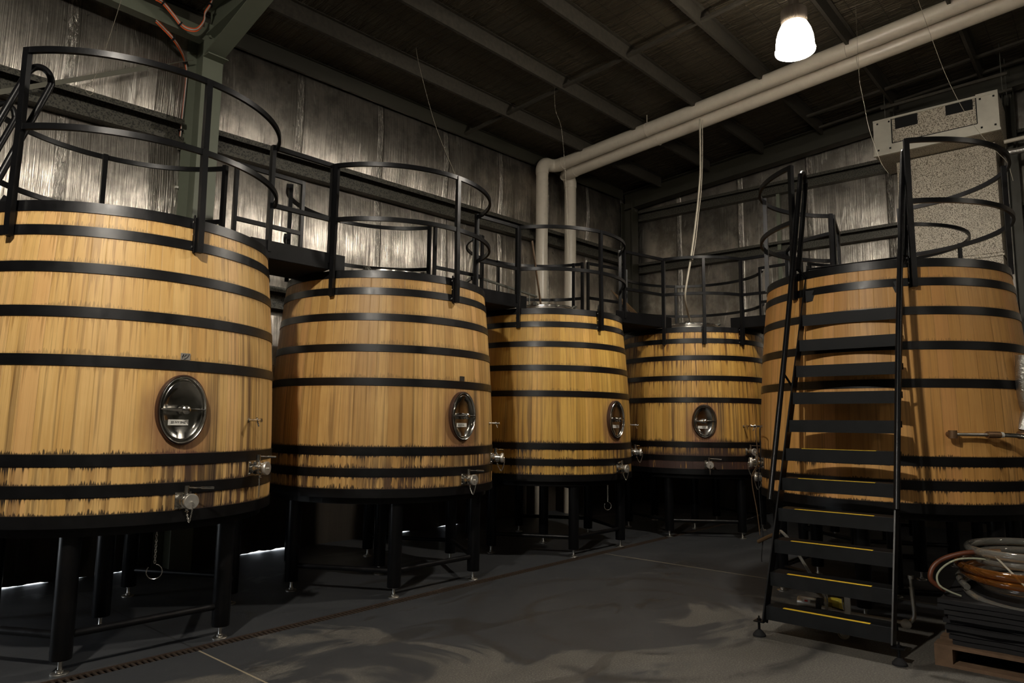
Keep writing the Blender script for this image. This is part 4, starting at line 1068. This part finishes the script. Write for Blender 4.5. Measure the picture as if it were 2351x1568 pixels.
# fittings at the right side of the ladder vat
def q5(a, z, r): return (4.27+r*cos(rad(a)), -5.97+r*sin(rad(a)), z)
t = thing('manifold_pipe', 'bronze and steel pipe run fixed across the right side of the ladder vat', 'pipe', (4.27,-5.97,0))
lq = lambda a, z, r: (r*cos(rad(a)), r*sin(rad(a)), z)
p1 = Vector(lq(-146,1.46,1.10)); p1b = Vector(lq(-146,1.46,1.17)); p3 = Vector(lq(-119,1.46,1.22))
p2 = p1b.lerp(p3,.54)
mb = MB(); mb.tube([p1,p1b], .022, 12); mb.lathe([(0,-.03),(.03,-.03),(.03,.03),(0,.03)], 12, 'z', p1b); 
mb.build('elbow_fitting', M['bronze'], t)
mb = MB(); mb.tube([p2+(p3-p1b).normalized()*-.035,p2+(p3-p1b).normalized()*.06], .026, 12); mb.tube([p2,p2-Vector(lq(-133,0,.10))], .018, 10); mb.build('tee_fitting', M['bronze'], t)
mb = MB(); mb.tube([p3-(p3-p1b).normalized()*.05,p3+(p3-p1b).normalized()*.05], .03, 12); mb.build('tee_fitting', M['bronze'], t)
mb = MB(); mb.tube([p1b,p3], .014, 12); mb.build('steel_pipe', M['steel_dull'], t)
mb = MB(); d = (p3-p1b).normalized(); mb.tube([p2+d*.06,p2+d*.085], .022, 12); mb.tube([p3+d*.05,p3+d*.07], .03, 12); mb.build('white_collar', M['label'], t)
mb = MB(); mb.tube(smoothpts([p2+d*.085,p2+d*.2+Vector((-.05,-.03,-.01)),p2+d*.4+Vector((-.1,-.08,-.06)),p2+d*.6+Vector((-.12,-.1,-.10))],6), .017, 12)
mb.build('braided_hose', M['steel'], t)
mb = MB(); mb.tube(smoothpts([(3.84, -7.057, 2.083),(3.858, -7.044, 1.897),(3.888, -7.048, 1.727),(3.914, -7.063, 1.643)],6), [.06]*19, 18)
mb.tube([(3.908, -7.059, 1.66),(3.897, -7.017, 1.496)], [.05,.07], 18)
tag(mb.build('insulated_pipe', M['foilpipe'], None), 'thick pipe wrapped in crumpled silver foil at right edge beside the ladder vat', 'pipe')

# ------------------------------------------------------------------ pallet, mats, hoses at lower right
PX, PY = 2.43, -6.58
t = thing('wooden_pallet', 'weathered wooden pallet on the floor at lower right', 'pallet', (PX,PY,0))
L, Wd = 1.15, 1.1      # along y (to the right), along x (away)
for k in range(6):
    x0 = .0+k*.2
    MB().box(x0, x0+.13, -L, 0, .112, .132).build('deck_board', M['palletwood'], t, False)
for k in range(3):
    y0 = -k*(L-.1)/2
    MB().box(0, Wd, y0-.10, y0, .022, .112).build('bearer', M['palletwood'], t, False)
for k in range(3):
    MB().box(k*.48, k*.48+.14, -L, 0, .0, .022).build('bottom_board', M['palletwood'], t, False)
random.seed(11)
z = .133
mats = 9
names = ['lowest','second from the bottom','third from the bottom','fourth from the bottom','middle','fourth from the top','third from the top','second from the top','topmost']
for k in range(mats):
    th = .030; x0 = .05+random.uniform(-.02,.03); y0 = -.10+random.uniform(-.02,.03)+.07*(k/mats); lx = .95; ly = .98
    nx, ny = 14, 14; vs = []; fs = []
    ph1, ph2 = random.uniform(0,6), random.uniform(0,6)
    for top in (0,1):
        for i in range(nx+1):
            for j in range(ny+1):
                wv = .005*sin(i*.55+ph1)*sin(j*.5+ph2)*(k/mats)
                edge = (.006*sin(j*1.3+ph2) if i in (0,nx) else 0)
                vs.append((PX+x0+lx*i/nx+edge, PY+y0-ly*j/ny+(.006*sin(i*1.1+ph1) if j in (0,ny) else 0), z+(th-.005)*top+wv))
    n1 = (nx+1)*(ny+1)
    for i in range(nx):
        for j in range(ny):
            a = i*(ny+1)+j
            fs.append((a, a+ny+1, a+ny+2, a+1)); fs.append((n1+a, n1+a+1, n1+a+ny+2, n1+a+ny+1))
    for i in range(nx):
        for j in (0,ny):
            a = i*(ny+1)+j; b = a+ny+1; fs.append((a,b,n1+b,n1+a))
    for j in range(ny):
        for i in (0,nx):
            a = i*(ny+1)+j; fs.append((a,a+1,n1+a+1,n1+a))
    m_ = MB(); m_.add(vs, fs)
    tag(m_.build('rubber_mat', M['rubber'], None, False), 'black rubber mat, %s in the stack on the pallet' % names[k], 'mat', 'rubber mats on the pallet')
    z += th+.0005
ZM = z
def coil(name, label, cx, cy, z0, R, r, turns, mat, tail=None, drop=0, tilt=0, wob=.02, seed=1):
    random.seed(seed); pts = []
    n = int(turns*40); p0 = rad(-62)-.25*seed
    for i in range(n+1):
        a = 2*pi*i/40+p0; k = i/n
        rr = R+wob*sin(a*.5+p0)+.012*sin(a*3)
        lay = int(i/40)
        zz = z0+r+lay*(2.02*r)*((i % 40)/40*0+1)+(2.02*r)*((i % 40)/40)**6
        px = cx+rr*cos(a); py = cy+rr*sin(a)
        zz += tilt*(px-cx)
        if drop: zz -= drop*max(0, -(px-cx)/R-.2)
        pts.append((px,py,zz))
    m_ = MB(); m_.tube(pts, r, 12)
    if tail: m_.tube(smoothpts(tail,6), r*.95, 12)
    return tag(m_.build(name, M[mat], None), label, 'hose')
CX_, CY_ = 3.02, -7.16
coil('hose_coil', 'lowest clear hose coil sagging over the front of the mats', CX_-.02, CY_-.0, ZM+.02, .50, .021, 1.6, 'clearhose', drop=.08, seed=2)
coil('hose_coil', 'amber hose coil between the clear coils on the mats', CX_, CY_, ZM+.105, .50, .026, 1.9, 'amberhose', seed=3, drop=.02)
TOPC = coil('hose_coil', 'topmost clear hose coil on the pallet stack', CX_+.02, CY_-.02, ZM+.20, .455, .027, 1.9, 'clearhose', seed=4)
coil('hose_coil', 'narrow pale hose coil resting inside the amber coil', CX_+.03, CY_, ZM+.03, .42, .022, 2.0, 'clearhose', seed=5)
mb = MB(); mb.tube(smoothpts([(2.66,-6.62,ZM+.02),(2.62,-6.55,.49),(2.64,-6.56,.57),(2.68,-6.62,.63),(2.72,-6.73,.675),(2.76,-6.83,.69)],8), .016, 12)
ah = tag(mb.build('brown_hose', M['copperhose'], None), 'reddish brown hose curving off the left of the hose pile', 'hose')
mb = MB(); mb.tube([(2.75,-6.80,.688),(2.79,-6.93,.70)], .019, 12); mb.build('brass_tail', M['bronze'], ah)
mb = MB(); mb.tube(smoothpts([(2.6,-6.72,ZM+.01),(2.56,-6.66,.445),(2.54,-6.61,.48),(2.55,-6.60,.54),(2.58,-6.64,.60),(2.62,-6.71,.645),(2.68,-6.80,.655),(2.72,-6.9,.65)],8), .0062, 8)
tag(mb.build('rope', M['rope'], None), 'thin pale green rope looped beside the brown hose', 'rope')
mb = MB(); mb.tube([(2.62,-6.92,.69),(2.46,-7.12,.51)], .006, 8)
tag(mb.build('thin_tube', M['hosegrey'], None), 'thin pale tube slanting across the hose coils', 'tube')
mb = MB(); mb.lathe([(0,-.03),(.026,-.03),(.026,.03),(0,.03)], 14, 'y', (2.66,-7.12,.70))
mb.build('end_cap', M['rubber'], TOPC)['label'] = 'black end cap'

# ------------------------------------------------------------------ camera, world, view
cam = bpy.data.cameras.new('camera'); cam.sensor_width = 36; cam.lens = FP*36/2351; cam.clip_start = .05; cam.clip_end = 100
co = bpy.data.objects.new('camera', cam); COL.objects.link(co)
co.matrix_world = Matrix(((cr.x,cu_.x,-cw.x,CAM.x),(cr.y,cu_.y,-cw.y,CAM.y),(cr.z,cu_.z,-cw.z,CAM.z),(0,0,0,1)))
SC.camera = co
w = bpy.data.worlds.new('outside_daylight'); SC.world = w; w.use_nodes = True
bg = w.node_tree.nodes['Background']; bg.inputs[0].default_value = (.85,.92,1,1); bg.inputs[1].default_value = 8
SC.view_settings.view_transform = 'Standard'; SC.view_settings.look = 'None'; SC.view_settings.gamma = 1
SC.view_settings.use_curve_mapping = False; SC.view_settings.exposure = 0.0
SC.cycles.use_denoising = True
SC.cycles.max_bounces = 8; SC.cycles.transparent_max_bounces = 8; SC.cycles.sample_clamp_indirect = 6; SC.cycles.blur_glossy = .5
